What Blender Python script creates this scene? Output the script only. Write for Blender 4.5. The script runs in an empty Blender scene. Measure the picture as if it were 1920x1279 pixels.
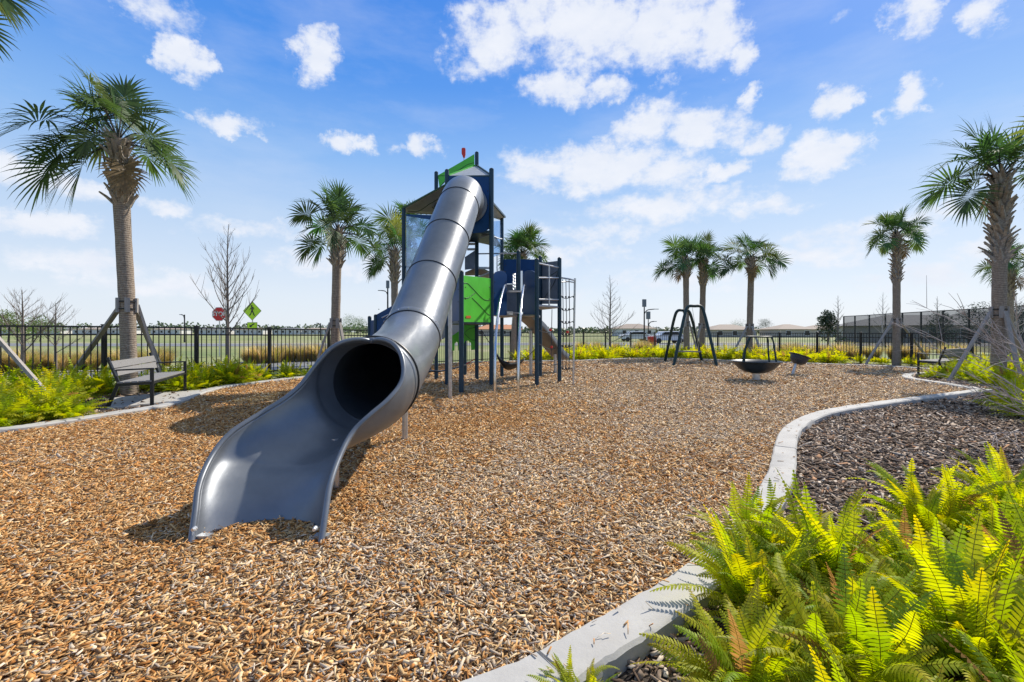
import bpy, bmesh, math, random
import numpy as np
from mathutils import Vector, Matrix

# ------------------------------------------------------------------ camera, light, exposure
scn = bpy.context.scene
F = 853.0          # focal length in pixels of the 1920 px wide photograph
H = 1.30           # height of the camera above the play surface
HY = 622.0         # horizon row
cam_d = bpy.data.cameras.new('camera'); cam = bpy.data.objects.new('camera', cam_d)
scn.collection.objects.link(cam); scn.camera = cam
cam.location = (0, 0, H); cam.rotation_euler = (math.radians(90), 0, 0)
cam_d.sensor_width = 36; cam_d.lens = 36*F/1920; cam_d.shift_y = -(639.5-HY)/1920
cam_d.clip_start = 0.05; cam_d.clip_end = 4000
scn.view_settings.view_transform = 'Standard'; scn.view_settings.look = 'None'
scn.view_settings.exposure = 0.45; scn.view_settings.gamma = 1
scn.render.resolution_x = 1024; scn.render.resolution_y = 682

SUN_EL = math.radians(43)
SUN_AZ = math.radians(44)      # clockwise from +Y (view direction) towards +X
sd = bpy.data.lights.new('sun', 'SUN'); sun = bpy.data.objects.new('sun', sd); scn.collection.objects.link(sun)
sd.energy = 4.6; sd.angle = math.radians(0.5); sd.color = (1.0, 0.93, 0.82)
tosun = Vector((math.sin(SUN_AZ)*math.cos(SUN_EL), math.cos(SUN_AZ)*math.cos(SUN_EL), math.sin(SUN_EL)))
sun.rotation_euler = (-tosun).to_track_quat('-Z', 'Y').to_euler(); sun.location = (20, 20, 30)

def px_ae(px, py):
    u = px-960; v = HY-py
    return math.atan2(u, F), math.atan2(v, math.hypot(F, u))

# ------------------------------------------------------------------ world: sky with clouds
world = bpy.data.worlds.new('World'); scn.world = world; world.use_nodes = True
nt = world.node_tree; nt.nodes.clear(); N = nt.nodes; Lk = nt.links
def nn(t, **k):
    n = N.new(t)
    for a, b in k.items(): setattr(n, a, b)
    return n
def mth(op, a, b=None, c=None, clamp=False):
    n = nn('ShaderNodeMath', operation=op, use_clamp=clamp)
    for i, x in enumerate((a, b, c)):
        if x is None: continue
        if isinstance(x, (int, float)): n.inputs[i].default_value = x
        else: Lk.new(x, n.inputs[i])
    return n.outputs[0]
def vmth(op, a, b=None):
    n = nn('ShaderNodeVectorMath', operation=op)
    for i, x in enumerate((a, b)):
        if x is None: continue
        if isinstance(x, (tuple, list)): n.inputs[i].default_value = x
        else: Lk.new(x, n.inputs[i])
    return n.outputs['Value' if op == 'LENGTH' else 0]
out = nn('ShaderNodeOutputWorld'); bg = nn('ShaderNodeBackground'); bg.inputs[1].default_value = 0.12
sky = nn('ShaderNodeTexSky', sky_type='NISHITA'); sky.sun_disc = False
sky.sun_elevation = SUN_EL; sky.sun_rotation = SUN_AZ; sky.air_density = 1.0; sky.dust_density = 1.2; sky.ozone_density = 2.2
tc = nn('ShaderNodeTexCoord'); sep = nn('ShaderNodeSeparateXYZ'); Lk.new(tc.outputs['Generated'], sep.inputs[0])
az = mth('ARCTAN2', sep.outputs[0], sep.outputs[1]); el = mth('ARCSINE', sep.outputs[2])
cmb = nn('ShaderNodeCombineXYZ'); Lk.new(az, cmb.inputs[0]); Lk.new(el, cmb.inputs[1])
def fbm(scale, detail, rough, off=0.0, stretch=(1, 1, 1)):
    m = nn('ShaderNodeMapping'); Lk.new(cmb.outputs[0], m.inputs[0]); m.inputs['Location'].default_value = (off, off*.7, 3+off); m.inputs['Scale'].default_value = stretch
    t = nn('ShaderNodeTexNoise'); t.inputs['Scale'].default_value = scale; t.inputs['Detail'].default_value = detail; t.inputs['Roughness'].default_value = rough
    Lk.new(m.outputs[0], t.inputs['Vector']); return t
w1 = fbm(9, 7, .66, 0)
wv = vmth('SUBTRACT', w1.outputs['Color'], (.5, .5, .5)); wv = vmth('MULTIPLY', wv, (.16, .10, 0))
pw = vmth('ADD', cmb.outputs[0], wv)
CLOUDS = [(930,70,75,45,1),(880,115,50,25,.7),(1000,25,60,45,.9),(1110,45,110,60,1.1),(1230,55,100,50,1.1),(1340,55,60,50,1),(1385,105,38,32,1),(1050,165,75,32,1),(1130,170,50,25,.9),
 (318,85,38,32,1),(365,120,48,32,1.05),(598,110,45,45,1.05),(290,18,90,28,.65),(435,232,75,20,.85),(340,218,20,12,.5),(655,266,44,20,.95),(805,274,34,22,.95),(745,278,28,12,.5),
 (60,330,80,34,.75),(150,355,60,28,.7),(90,425,110,26,.45),(310,385,50,20,.4),
 (1010,320,90,38,.8),(1130,315,130,48,.95),(1240,325,120,38,.8),(1360,318,35,20,.6),(1220,235,75,38,.95),(1320,245,90,42,1),(1420,270,55,24,.85),(1540,300,75,42,.95),(1590,275,45,30,.9),
 (1560,195,46,32,1.05),(1700,190,50,34,1.05),(1755,198,22,14,.6),(1645,224,18,12,.7),(1712,38,52,36,.85),(1850,28,60,36,.95),(1418,188,27,18,.8),(1238,155,22,15,.6),(1570,42,40,12,.4),
 (1250,388,180,30,.55),(1420,395,90,22,.45),(1130,435,160,26,.35),(1760,400,120,24,.45),(1600,440,180,30,.4),(1850,470,120,28,.4),(640,500,160,30,.3),(480,430,130,24,.3),(150,500,150,30,.35),(1050,480,170,26,.35),(1500,480,200,26,.4),(1750,520,200,30,.4),(900,560,240,24,.3),(300,540,160,34,.35),(1300,520,220,36,.3)]
acc = None
for (cx, cy, rx, ry, s) in CLOUDS:
    if s < .62 and cy > 300: s += .3
    if cy < 60 and cx < 1500: rx *= 1.12; ry *= 1.1
    if 290 < cy < 330: s += .12
    if cx < 800 and 200 < cy: s += .14
    a, e = px_ae(cx, cy); k = math.cos(a)/F
    d = vmth('SUBTRACT', pw, (a, e, 0)); d = vmth('MULTIPLY', d, (1/(rx*1.35*k*math.cos(a)), 1/(ry*1.35*k), 0))
    l = vmth('DOT_PRODUCT', d, d) if False else vmth('LENGTH', d)
    v = mth('MULTIPLY_ADD', mth('POWER', l, 1.6), -s, s, clamp=True)
    acc = v if acc is None else mth('MAXIMUM', acc, v)
w2 = fbm(22, 10, .62, 5, (1, 1.5, 1))
cl = mth('ADD', acc, mth('MULTIPLY', mth('SUBTRACT', w2.outputs[0], .5), 1.5))
gate = mth('MULTIPLY', acc, 3.0, clamp=True)
mr = nn('ShaderNodeMapRange', interpolation_type='SMOOTHERSTEP'); Lk.new(cl, mr.inputs[0]); mr.inputs[1].default_value = .10; mr.inputs[2].default_value = 1.0; mr.inputs[4].default_value = .95
dens = mth('MULTIPLY', mr.outputs[0], gate)
# faint high streaks
w3 = fbm(3.2, 7, .6, 11, (1, 3.2, 1))
mr2 = nn('ShaderNodeMapRange'); Lk.new(w3.outputs[0], mr2.inputs[0]); mr2.inputs[1].default_value = .46; mr2.inputs[2].default_value = .85; mr2.inputs[4].default_value = .26
dens = mth('MAXIMUM', dens, mr2.outputs[0])
w4 = fbm(13, 5, .55, 21, (1, 2, 1))
ccol = nn('ShaderNodeMix', data_type='RGBA'); Lk.new(mth('MULTIPLY', w4.outputs[0], 1.0, clamp=True), ccol.inputs[0])
ccol.inputs[6].default_value = (6.0, 6.05, 6.25, 1); ccol.inputs[7].default_value = (4.5, 4.9, 5.7, 1)
hs = nn('ShaderNodeHueSaturation'); hs.inputs['Saturation'].default_value = 1.0; hs.inputs['Value'].default_value = 1.0; Lk.new(sky.outputs[0], hs.inputs['Color'])
# blue deepens upward; unseen sky above the frame paled to warm and brighten fill
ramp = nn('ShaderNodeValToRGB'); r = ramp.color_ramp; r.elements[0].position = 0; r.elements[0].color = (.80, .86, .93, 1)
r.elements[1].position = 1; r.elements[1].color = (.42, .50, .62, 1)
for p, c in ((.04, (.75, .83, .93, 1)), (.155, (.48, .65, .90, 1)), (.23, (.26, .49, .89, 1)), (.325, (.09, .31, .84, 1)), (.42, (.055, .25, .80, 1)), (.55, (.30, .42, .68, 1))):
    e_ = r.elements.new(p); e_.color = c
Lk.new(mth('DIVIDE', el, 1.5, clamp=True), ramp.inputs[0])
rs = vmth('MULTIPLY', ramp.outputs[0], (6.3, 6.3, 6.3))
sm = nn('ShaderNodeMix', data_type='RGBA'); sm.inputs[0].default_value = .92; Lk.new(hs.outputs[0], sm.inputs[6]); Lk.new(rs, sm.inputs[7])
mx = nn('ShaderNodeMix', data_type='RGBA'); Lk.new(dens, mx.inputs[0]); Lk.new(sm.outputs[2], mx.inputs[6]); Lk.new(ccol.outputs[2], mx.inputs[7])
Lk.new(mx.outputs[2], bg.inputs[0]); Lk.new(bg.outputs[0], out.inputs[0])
try: world.cycles.sampling_method = 'MANUAL'; world.cycles.sample_map_resolution = 512
except Exception: pass

# ------------------------------------------------------------------ helpers
C = bpy.data.collections.new('place'); scn.collection.children.link(C)
R_ = random.Random(7)
def G(px, py, z=0.0):                     # point of the photo that lies at height z
    Y = (H-z)*F/(py-HY); return Vector(((px-960)/F*Y, Y, z))
def W(px, py, Y): return Vector(((px-960)/F*Y, Y, H+(HY-py)/F*Y))
def onplane(px, py, A, B):               # where the sight line meets the upright plane through A and B
    dx = (px-960)/F; nx, ny = -(B[1]-A[1]), (B[0]-A[0])
    t = (nx*A[0]+ny*A[1])/(nx*dx+ny); return Vector((dx*t, t, H+(HY-py)/F*t))
def tag(o, label=None, cat=None, group=None, kind=None):
    if label: o['label'] = label
    if cat: o['category'] = cat
    if group: o['group'] = group
    if kind: o['kind'] = kind
    return o
def thing(name, label, cat, loc=(0, 0, 0), group=None):
    o = bpy.data.objects.new(name, None); C.objects.link(o); o.location = loc; o.empty_display_size = .2
    return tag(o, label, cat, group)
def wloc(o):
    v = Vector((0, 0, 0))
    while o: v += Vector(o.location); o = o.parent
    return v
class MB:
    def __init__(s): s.v = []; s.f = []; s.c = []
    def add(s, vs, fs, col=None):
        b = len(s.v); s.v += [tuple(p) for p in vs]; s.f += [tuple(b+i for i in f) for f in fs]
        if col is not None: s.c += [col]*len(vs)
    def box(s, c, size, rz=0, M=None):
        hx, hy, hz = size[0]/2, size[1]/2, size[2]/2; c = Vector(c)
        m = M or Matrix.Rotation(rz, 3, 'Z')
        vs = [c+m@Vector((x*hx, y*hy, z*hz)) for x in (-1, 1) for y in (-1, 1) for z in (-1, 1)]
        s.add(vs, [(0, 1, 3, 2), (4, 6, 7, 5), (0, 4, 5, 1), (2, 3, 7, 6), (0, 2, 6, 4), (1, 5, 7, 3)]); return s
    def beam(s, a, b, w, h, up=Vector((0, 0, 1))):
        a = Vector(a); b = Vector(b); d = (b-a); L = d.length; d.normalize()
        x = d.cross(up)
        if x.length < 1e-4: x = Vector((1, 0, 0))
        x.normalize(); z = x.cross(d)
        M = Matrix((x, d, z)).transposed(); return s.box((a+b)/2, (w, L, h), M=M)
    def tube(s, pts, r, n=10, cap=True, col=None):
        pts = [Vector(p) for p in pts]; m = len(pts)
        rr = r if isinstance(r, (list, tuple)) else [r]*m
        d0 = (pts[1]-pts[0]).normalized(); u = d0.orthogonal().normalized()
        vs = []
        for i, p in enumerate(pts):
            d = (pts[min(i+1, m-1)]-pts[max(i-1, 0)]).normalized()
            u = (u-d*u.dot(d)); u.normalize(); w = d.cross(u)
            for k in range(n):
                t = 2*math.pi*k/n; vs.append(p+(u*math.cos(t)+w*math.sin(t))*rr[i])
        fs = [(i*n+k, i*n+(k+1) % n, (i+1)*n+(k+1) % n, (i+1)*n+k) for i in range(m-1) for k in range(n)]
        if cap: fs += [tuple(range(n-1, -1, -1)), tuple((m-1)*n+k for k in range(n))]
        s.add(vs, fs, col); return s
    def ring(s, c, nrm, R, r, n=40, k=8):
        c = Vector(c); q = Vector(nrm).to_track_quat('Z', 'Y'); vs = []
        for i in range(n):
            a = 2*math.pi*i/n; d = Vector((math.cos(a), math.sin(a), 0))
            for j in range(k):
                b = 2*math.pi*j/k; vs.append(c+q@(d*(R+r*math.cos(b))+Vector((0, 0, r*math.sin(b)))))
        s.add(vs, [(i*k+j, ((i+1) % n)*k+j, ((i+1) % n)*k+(j+1) % k, i*k+(j+1) % k) for i in range(n) for j in range(k)]); return s
    def lathe(s, c, prof, n=32, M=None):
        c = Vector(c); vs = []; M = M or Matrix.Identity(3)
        for (r, z) in prof:
            for k in range(n):
                a = 2*math.pi*k/n; vs.append(c+M@Vector((r*math.cos(a), r*math.sin(a), z)))
        m = len(prof)
        s.add(vs, [(i*n+k, i*n+(k+1) % n, (i+1)*n+(k+1) % n, (i+1)*n+k) for i in range(m-1) for k in range(n)]); return s
    def prism(s, pts, th):                # flat outline pushed th along its normal, half each way
        pts = [Vector(p) for p in pts]; n = Vector((0, 0, 0)); k = len(pts)
        for i in range(k): n += pts[i].cross(pts[(i+1) % k])
        n.normalize(); a = [p+n*th/2 for p in pts]; b = [p-n*th/2 for p in pts]
        s.add(a+b, [tuple(range(k)), tuple(range(2*k-1, k-1, -1))]+[(i, k+i, k+(i+1) % k, (i+1) % k) for i in range(k)]); return s
    def build(s, name, mat, parent=None, smooth=False, bevel=0, solid=0):
        off = wloc(parent) if parent else Vector((0, 0, 0))
        me = bpy.data.meshes.new(name); ox, oy, oz = off
        me.from_pydata([(x-ox, y-oy, z-oz) for x, y, z in s.v], [], s.f)
        if s.c:
            ca = me.color_attributes.new('Col', 'FLOAT_COLOR', 'POINT')
            ca.data.foreach_set('color', np.array([(*c, 1) for c in s.c], dtype=np.float32).ravel())
        me.materials.append(mat)
        if smooth: me.polygons.foreach_set('use_smooth', [True]*len(me.polygons))
        me.update(); o = bpy.data.objects.new(name, me); C.objects.link(o); o.parent = parent
        if smooth:
            try: me.set_sharp_from_angle(angle=math.radians(40))
            except Exception: pass
        if solid:
            m = o.modifiers.new('s', 'SOLIDIFY'); m.thickness = solid; m.offset = -1
        if bevel:
            m = o.modifiers.new('b', 'BEVEL'); m.width = bevel; m.segments = 2; m.limit_method = 'ANGLE'
        return o
def crom(pts, n, closed=False):
    pts = [Vector(p) for p in pts]; m = len(pts); o = []
    rng_ = range(m if closed else m-1)
    for i in rng_:
        if closed: p = [pts[(i+j) % m] for j in (-1, 0, 1, 2)]
        else: p = [pts[max(i-1, 0)], pts[i], pts[i+1], pts[min(i+2, m-1)]]
        for k in range(n):
            t = k/n
            o.append(.5*((2*p[1])+(-p[0]+p[2])*t+(2*p[0]-5*p[1]+4*p[2]-p[3])*t*t+(-p[0]+3*p[1]-3*p[2]+p[3])*t**3))
    if not closed: o.append(pts[-1])
    return o
def copy_tree(o, parent=None):
    c = o.copy(); C.objects.link(c); c.parent = parent
    for ch in list(o.children): copy_tree(ch, c)
    return c

# ------------------------------------------------------------------ materials
class NT:
    def __init__(s, name):
        s.m = bpy.data.materials.new(name); s.m.use_nodes = True; s.t = s.m.node_tree; s.t.nodes.clear()
        s.o = s.n('ShaderNodeOutputMaterial')
    def n(s, t, **k):
        x = s.t.nodes.new(t)
        for a, b in k.items(): setattr(x, a, b)
        return x
    def l(s, a, b): s.t.links.new(a, b)
    def noise(s, scale, detail=4, rough=.55, vec=None, dist=0, coord='Object', stretch=None):
        if vec is None:
            tc = s.n('ShaderNodeTexCoord'); vec = tc.outputs[coord]
        if stretch:
            mp = s.n('ShaderNodeMapping'); s.l(vec, mp.inputs[0]); mp.inputs['Scale'].default_value = stretch; vec = mp.outputs[0]
        x = s.n('ShaderNodeTexNoise'); x.inputs['Scale'].default_value = scale; x.inputs['Detail'].default_value = detail
        x.inputs['Roughness'].default_value = rough; x.inputs['Distortion'].default_value = dist; s.l(vec, x.inputs['Vector']); return x.outputs[0]
    def ramp(s, fac, stops):
        x = s.n('ShaderNodeValToRGB'); e = x.color_ramp.elements
        e[0].position = stops[0][0]; e[0].color = (*stops[0][1], 1); e[1].position = stops[-1][0]; e[1].color = (*stops[-1][1], 1)
        for p, c in stops[1:-1]:
            q = e.new(p); q.color = (*c, 1)
        s.l(fac, x.inputs[0]); return x.outputs[0]
    def mix(s, fac, a, b, mode='MIX'):
        x = s.n('ShaderNodeMix', data_type='RGBA', blend_type=mode)
        for i, v in ((0, fac), (6, a), (7, b)):
            if isinstance(v, (int, float)): x.inputs[i].default_value = v
            elif isinstance(v, tuple): x.inputs[i].default_value = (*v, 1)
            else: s.l(v, x.inputs[i])
        return x.outputs[2]
    def bsdf(s, col, rough=.6, metal=0, bump=None, bstr=.3, bdist=.01, coat=0, spec=.5):
        b = s.n('ShaderNodeBsdfPrincipled')
        for nme, v in (('Base Color', col), ('Roughness', rough), ('Metallic', metal), ('Coat Weight', coat), ('Specular IOR Level', spec)):
            if isinstance(v, tuple): b.inputs[nme].default_value = (*v, 1)
            elif isinstance(v, (int, float)): b.inputs[nme].default_value = v
            else: s.l(v, b.inputs[nme])
        if bump is not None:
            bn = s.n('ShaderNodeBump'); bn.inputs['Strength'].default_value = bstr; bn.inputs['Distance'].default_value = bdist
            s.l(bump, bn.inputs['Height']); s.l(bn.outputs[0], b.inputs['Normal'])
        s.l(b.outputs[0], s.o.inputs[0]); s.b = b; return s.m
def simple(name, c, rough=.5, metal=0, var=.25, scale=6, bump=.15, coat=0, bd=.002, spec=.5):
    t = NT(name); f = t.noise(scale, 6, .65)
    a = tuple(x*(1-var) for x in c); b = tuple(min(1, x*(1+var)) for x in c)
    col = t.ramp(f, [(.3, a), (.7, b)]); f2 = t.noise(scale*14, 4)
    rr = t.n('ShaderNodeMapRange'); t.l(f, rr.inputs[0]); rr.inputs[3].default_value = max(.05, rough-.09); rr.inputs[4].default_value = min(1, rough+.12)
    return t.bsdf(col, rr.outputs[0], metal, f2, bump, bd, coat, spec)
def foliage(name, c, trans=.45, gloss=.08, rough=.4):
    t = NT(name); at = t.n('ShaderNodeAttribute'); at.attribute_name = 'Col'
    f = t.noise(9, 3); v = t.ramp(f, [(.3, (.75, .75, .75)), (.7, (1.2, 1.2, 1.2))])
    col = t.mix(1, t.mix(1, at.outputs[0], v, 'MULTIPLY'), c, 'MULTIPLY')
    d = t.n('ShaderNodeBsdfDiffuse'); tr = t.n('ShaderNodeBsdfTranslucent'); g = t.n('ShaderNodeBsdfGlossy'); g.inputs['Roughness'].default_value = rough
    t.l(col, d.inputs[0])
    hs = t.n('ShaderNodeHueSaturation'); hs.inputs['Value'].default_value = 2.0; hs.inputs['Saturation'].default_value = 1.08; hs.inputs['Hue'].default_value = .49
    t.l(col, hs.inputs['Color']); t.l(hs.outputs[0], tr.inputs[0])
    m1 = t.n('ShaderNodeMixShader'); m1.inputs[0].default_value = trans; t.l(d.outputs[0], m1.inputs[1]); t.l(tr.outputs[0], m1.inputs[2])
    m2 = t.n('ShaderNodeMixShader'); m2.inputs[0].default_value = gloss; t.l(m1.outputs[0], m2.inputs[1]); t.l(g.outputs[0], m2.inputs[2])
    t.l(m2.outputs[0], t.o.inputs[0]); return t.m
M = {}
M['post'] = simple('post_paint', (.018, .050, .080), .42, 0, .2, 5, spec=.3)
M['navy'] = simple('navy_panel', (.005, .050, .165), .45, 0, .15, 4, spec=.25)
M['green'] = simple('green_panel', (.085, .50, .035), .4, 0, .12, 4)
M['greygel'] = simple('grey_panel', (.13, .15, .185), .5, 0, .2, 5)
M['palegrey'] = simple('pale_grey_panel', (.33, .35, .38), .5, 0, .15, 4)
M['steel'] = simple('galvanised_steel', (.50, .51, .52), .35, .75, .2, 12)
M['chrome'] = simple('polished_steel', (.62, .63, .66), .18, 1, .1, 12)
M['black'] = simple('black_metal', (.012, .013, .015), .4, 0, .3, 9)
M['line'] = simple('dark_groove', (.012, .035, .02), .5, 0, .2, 9)
M['dgr'] = simple('dark_green_edge', (.02, .07, .03), .5)
M['red'] = simple('red_plastic', (.62, .03, .012), .4, 0, .1, 6)
M['rope'] = simple('dark_rope', (.05, .055, .065), .8, 0, .3, 60, .5)
M['orange'] = simple('orange_badge', (.55, .12, .03), .4)
M['white'] = simple('white_paint', (.72, .72, .72), .5, 0, .08, 4)
M['kerb'] = None
# grey slide plastic, scuffed
t = NT('slide_plastic'); f = t.noise(3.0, 6, .65); fs = t.noise(40, 6, .8, stretch=(1, .12, .5))
col = t.ramp(f, [(.3, (.135, .148, .168)), (.7, (.185, .200, .220))])
col = t.mix(t.ramp(fs, [(.62, (0, 0, 0)), (.75, (.22, .22, .22))]), col, (.34, .35, .36))
rg = t.ramp(fs, [(.3, (.31,)*3), (.75, (.45,)*3)])
M['slide'] = t.bsdf(col, rg, .42, t.noise(90, 3), .08, .001, .12)
# kerb concrete
t = NT('concrete'); f = t.noise(2.2, 8, .7); f2 = t.noise(60, 4, .7); f3 = t.noise(9, 6, .75)
col = t.ramp(f, [(.3, (.34, .325, .30)), (.7, (.46, .445, .415))])
col = t.mix(t.ramp(f3, [(.58, (0, 0, 0)), (.72, (.6, .6, .6))]), col, (.24, .22, .19))
M['kerb'] = t.bsdf(col, .85, 0, f2, .4, .004)
# wood-chip bed under the loose chips
def chipbase(name, stops, dark):
    t = NT(name); tc = t.n('ShaderNodeTexCoord')
    w = t.noise(14, 3, .5, tc.outputs['Object']); wv = t.n('ShaderNodeVectorMath', operation='ADD'); t.l(tc.outputs['Object'], wv.inputs[0])
    cb = t.n('ShaderNodeCombineXYZ'); t.l(w, cb.inputs[0]); wv2 = t.n('ShaderNodeVectorMath', operation='SCALE'); t.l(cb.outputs[0], wv2.inputs[0]); wv2.inputs['Scale'].default_value = .12
    t.l(wv2.outputs[0], wv.inputs[1])
    vo = t.n('ShaderNodeTexVoronoi'); mp = t.n('ShaderNodeMapping'); t.l(wv.outputs[0], mp.inputs[0]); mp.inputs['Scale'].default_value = (20, 42, 1); mp.inputs['Rotation'].default_value = (0, 0, .5)
    t.l(mp.outputs[0], vo.inputs['Vector']); vo.inputs['Scale'].default_value = 1; vo.inputs['Randomness'].default_value = 1
    sp = t.n('ShaderNodeSeparateColor'); t.l(vo.outputs['Color'], sp.inputs[0])
    col = t.ramp(sp.outputs[0], stops)
    dk = t.ramp(vo.outputs['Distance'], [(.35, (1, 1, 1)), (.75, dark)])
    col = t.mix(1, col, dk, 'MULTIPLY')
    return t.bsdf(col, .85, 0, vo.outputs['Distance'], .9, -.02)
M['chipbase'] = chipbase('chip_bed', [(0, (.18, .085, .025)), (.35, (.38, .20, .065)), (.65, (.46, .27, .12)), (1, (.52, .40, .26))], (.22, .18, .15))
M['mulchbase'] = chipbase('mulch_bed', [(0, (.020, .014, .010)), (.5, (.07, .045, .03)), (1, (.16, .11, .08))], (.2, .2, .2))
def attrmat(name, rough=.8):
    t = NT(name); at = t.n('ShaderNodeAttribute'); at.attribute_name = 'Col'; f = t.noise(120, 3, .7, stretch=(1, 1, 1))
    col = t.mix(1, at.outputs[0], t.ramp(f, [(.3, (.72, .72, .72)), (.7, (1.15, 1.15, 1.15))]), 'MULTIPLY')
    return t.bsdf(col, rough, 0, None, spec=.08)
M['chip'] = attrmat('wood_chip'); M['attr'] = attrmat('tinted_surface', .7)
M['palmleaf'] = foliage('palm_leaf', (1, 1, 1), .30, .035, .55)
M['fern'] = foliage('fern_leaf', (1, 1, 1), .5, .02, .55)
M['grassblade'] = foliage('grass_blade', (1, 1, 1), .45, .05)
# palm trunk with leaf-scar rings
t = NT('palm_trunk'); tc = t.n('ShaderNodeTexCoord'); wv = t.n('ShaderNodeTexWave', wave_type='BANDS', bands_direction='Z'); t.l(tc.outputs['Object'], wv.inputs[0])
wv.inputs['Scale'].default_value = 7; wv.inputs['Distortion'].default_value = 5; wv.inputs['Detail'].default_value = 3; wv.inputs['Detail Scale'].default_value = 1.6
n1 = t.noise(22, 6, .75, stretch=(1, 1, .5)); mm = t.mix(.78, wv.outputs[0], n1)
M['trunk'] = t.bsdf(t.ramp(mm, [(.25, (.13, .095, .07)), (.5, (.26, .205, .155)), (.75, (.40, .34, .275))]), .9, 0, mm, .7, .02)
M['boot'] = simple('palm_boot', (.33, .28, .23), .85, 0, .5, 14, .6, 0, .01)
M['bark'] = simple('grey_bark', (.16, .13, .11), .9, 0, .3, 20, .5, 0, .006)
M['twig'] = simple('pale_twig', (.40, .34, .31), .8, 0, .3, 20, .4, 0, .003)
t = NT('weathered_wood'); f = t.noise(6, 8, .75, stretch=(8, 8, .8)); M['wood'] = t.bsdf(t.ramp(f, [(.3, (.20, .18, .165)), (.7, (.42, .39, .36))]), .85, 0, f, .4, .003)
t = NT('bench_slat'); f = t.noise(5, 8, .75, stretch=(1.2, 14, 14)); M['slat'] = t.bsdf(t.ramp(f, [(.3, (.13, .127, .125)), (.7, (.27, .262, .255))]), .8, 0, f, .3, .002)
t = NT('clear_panel'); gl = t.n('ShaderNodeBsdfGlass'); gl.inputs['IOR'].default_value = 1.05; gl.inputs['Roughness'].default_value = 0; gl.inputs[0].default_value = (.86, .92, 1, 1)
tp = t.n('ShaderNodeBsdfTransparent'); tp.inputs[0].default_value = (.62, .76, .90, 1); gg = t.n('ShaderNodeBsdfGlossy'); gg.inputs['Roughness'].default_value = .06; gg.inputs[0].default_value = (.7, .8, .95, 1)
ms = t.n('ShaderNodeMixShader'); t.l(t.ramp(t.noise(2.5, 4), [(.3, (.08,)*3), (.7, (.36,)*3)]), ms.inputs[0]); t.l(tp.outputs[0], ms.inputs[1]); t.l(gg.outputs[0], ms.inputs[2]); t.l(ms.outputs[0], t.o.inputs[0]); M['clear'] = t.m
M['asphalt'] = simple('asphalt', (.16, .165, .175), .85, 0, .2, 3, .4, 0, .01)
M['grass'] = None
t = NT('field_grass'); f = t.noise(.05, 6, .65); f2 = t.noise(.9, 6, .7)
col = t.ramp(f, [(.36, (.10, .15, .035)), (.50, (.22, .235, .07)), (.60, (.34, .29, .17)), (.72, (.13, .19, .04))])
col = t.mix(t.ramp(f2, [(.3, (0,)*3), (.7, (.7,)*3)]), col, (.17, .20, .07)); M['grass'] = t.bsdf(col, .95, 0, f2, .5, .05)
M['wallw'] = simple('render_white', (.62, .61, .58), .85, 0, .1, 1)
M['wallt'] = simple('render_tan', (.42, .38, .33), .85, 0, .1, 1)
M['rooft'] = simple('roof_tan', (.30, .24, .19), .85, 0, .2, 3)
M['roofo'] = simple('roof_terracotta', (.48, .21, .10), .85, 0, .2, 3)
M['roofg'] = simple('roof_grey', (.17, .17, .175), .85, 0, .2, 3)
M['dark'] = simple('dark_glass', (.02, .025, .03), .15, 0, .1, 3)
M['carw'] = simple('car_paint_white', (.75, .75, .76), .25, 0, .04, 2, .02, .5)
M['signr'] = simple('sign_red', (.60, .012, .015), .45, 0, .06, 3); M['signy'] = simple('sign_lime', (.52, .80, .02), .45, 0, .05, 3)

# ------------------------------------------------------------------ setting
def sheet(name, pts, z, mat, kind='structure'):
    bm = bmesh.new(); vs = [bm.verts.new((p[0], p[1], z)) for p in pts]; f = bm.faces.new(vs)
    bmesh.ops.triangulate(bm, faces=[f]); bmesh.ops.recalc_face_normals(bm, faces=bm.faces)
    for f in bm.faces:
        if f.normal.z < 0: f.normal_flip()
    me = bpy.data.meshes.new(name); bm.to_mesh(me); bm.free(); me.materials.append(mat)
    o = bpy.data.objects.new(name, me); C.objects.link(o); o['kind'] = kind; return o
sheet('grass_ground', [(1800*math.cos(a*math.pi/32), 1800*math.sin(a*math.pi/32)) for a in range(64)], -.12, M['grass'])
KZ = .06
kp = [G(x, y, KZ) for x, y in [(0,803),(100,790),(200,775),(285,762),(330,752),(380,733),(430,722),(520,711),(590,703)]]
kp += [Vector(p) for p in [(-4.2,16.2,KZ),(-1.4,19.0,KZ)]]
kp += [G(x, y, KZ) for x, y in [(1080,675),(1180,671.5),(1265,671.5),(1350,674.5),(1450,678),(1560,682),(1640,684.5),(1720,689),(1772,694)]]
kp += [G(x, y, KZ) for x, y in [(1762,697.5),(1718,699),(1700,703),(1712,709),(1760,716),(1838,728.5),(1842,729.5)]]
kp += [G(x, y, KZ) for x, y in [(1780,738),(1700,748),(1600,762),(1540,774),(1494,795),(1476,820),(1468,870),(1456,905),(1432,945),(1384,1005),(1300,1085),(1190,1155),(1090,1215),(970,1279)]]
kp += [Vector(p) for p in [(-.75,1.25,KZ),(-1.6,.85,KZ),(-3.2,.4,KZ),(-5,.6,KZ),(-6.8,1.7,KZ),(-7.7,3.5,KZ),(-7.35,5.2,KZ)]]
kpath = crom(kp, 8, True)
KW = .105
km = MB(); prof = [(-KW, -.15), (-KW, KZ-.015), (-KW+.015, KZ), (KW-.015, KZ), (KW, KZ-.015), (KW, -.15)]
rings = []; acc_ = 0; nxt = .6; n = len(kpath)
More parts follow.
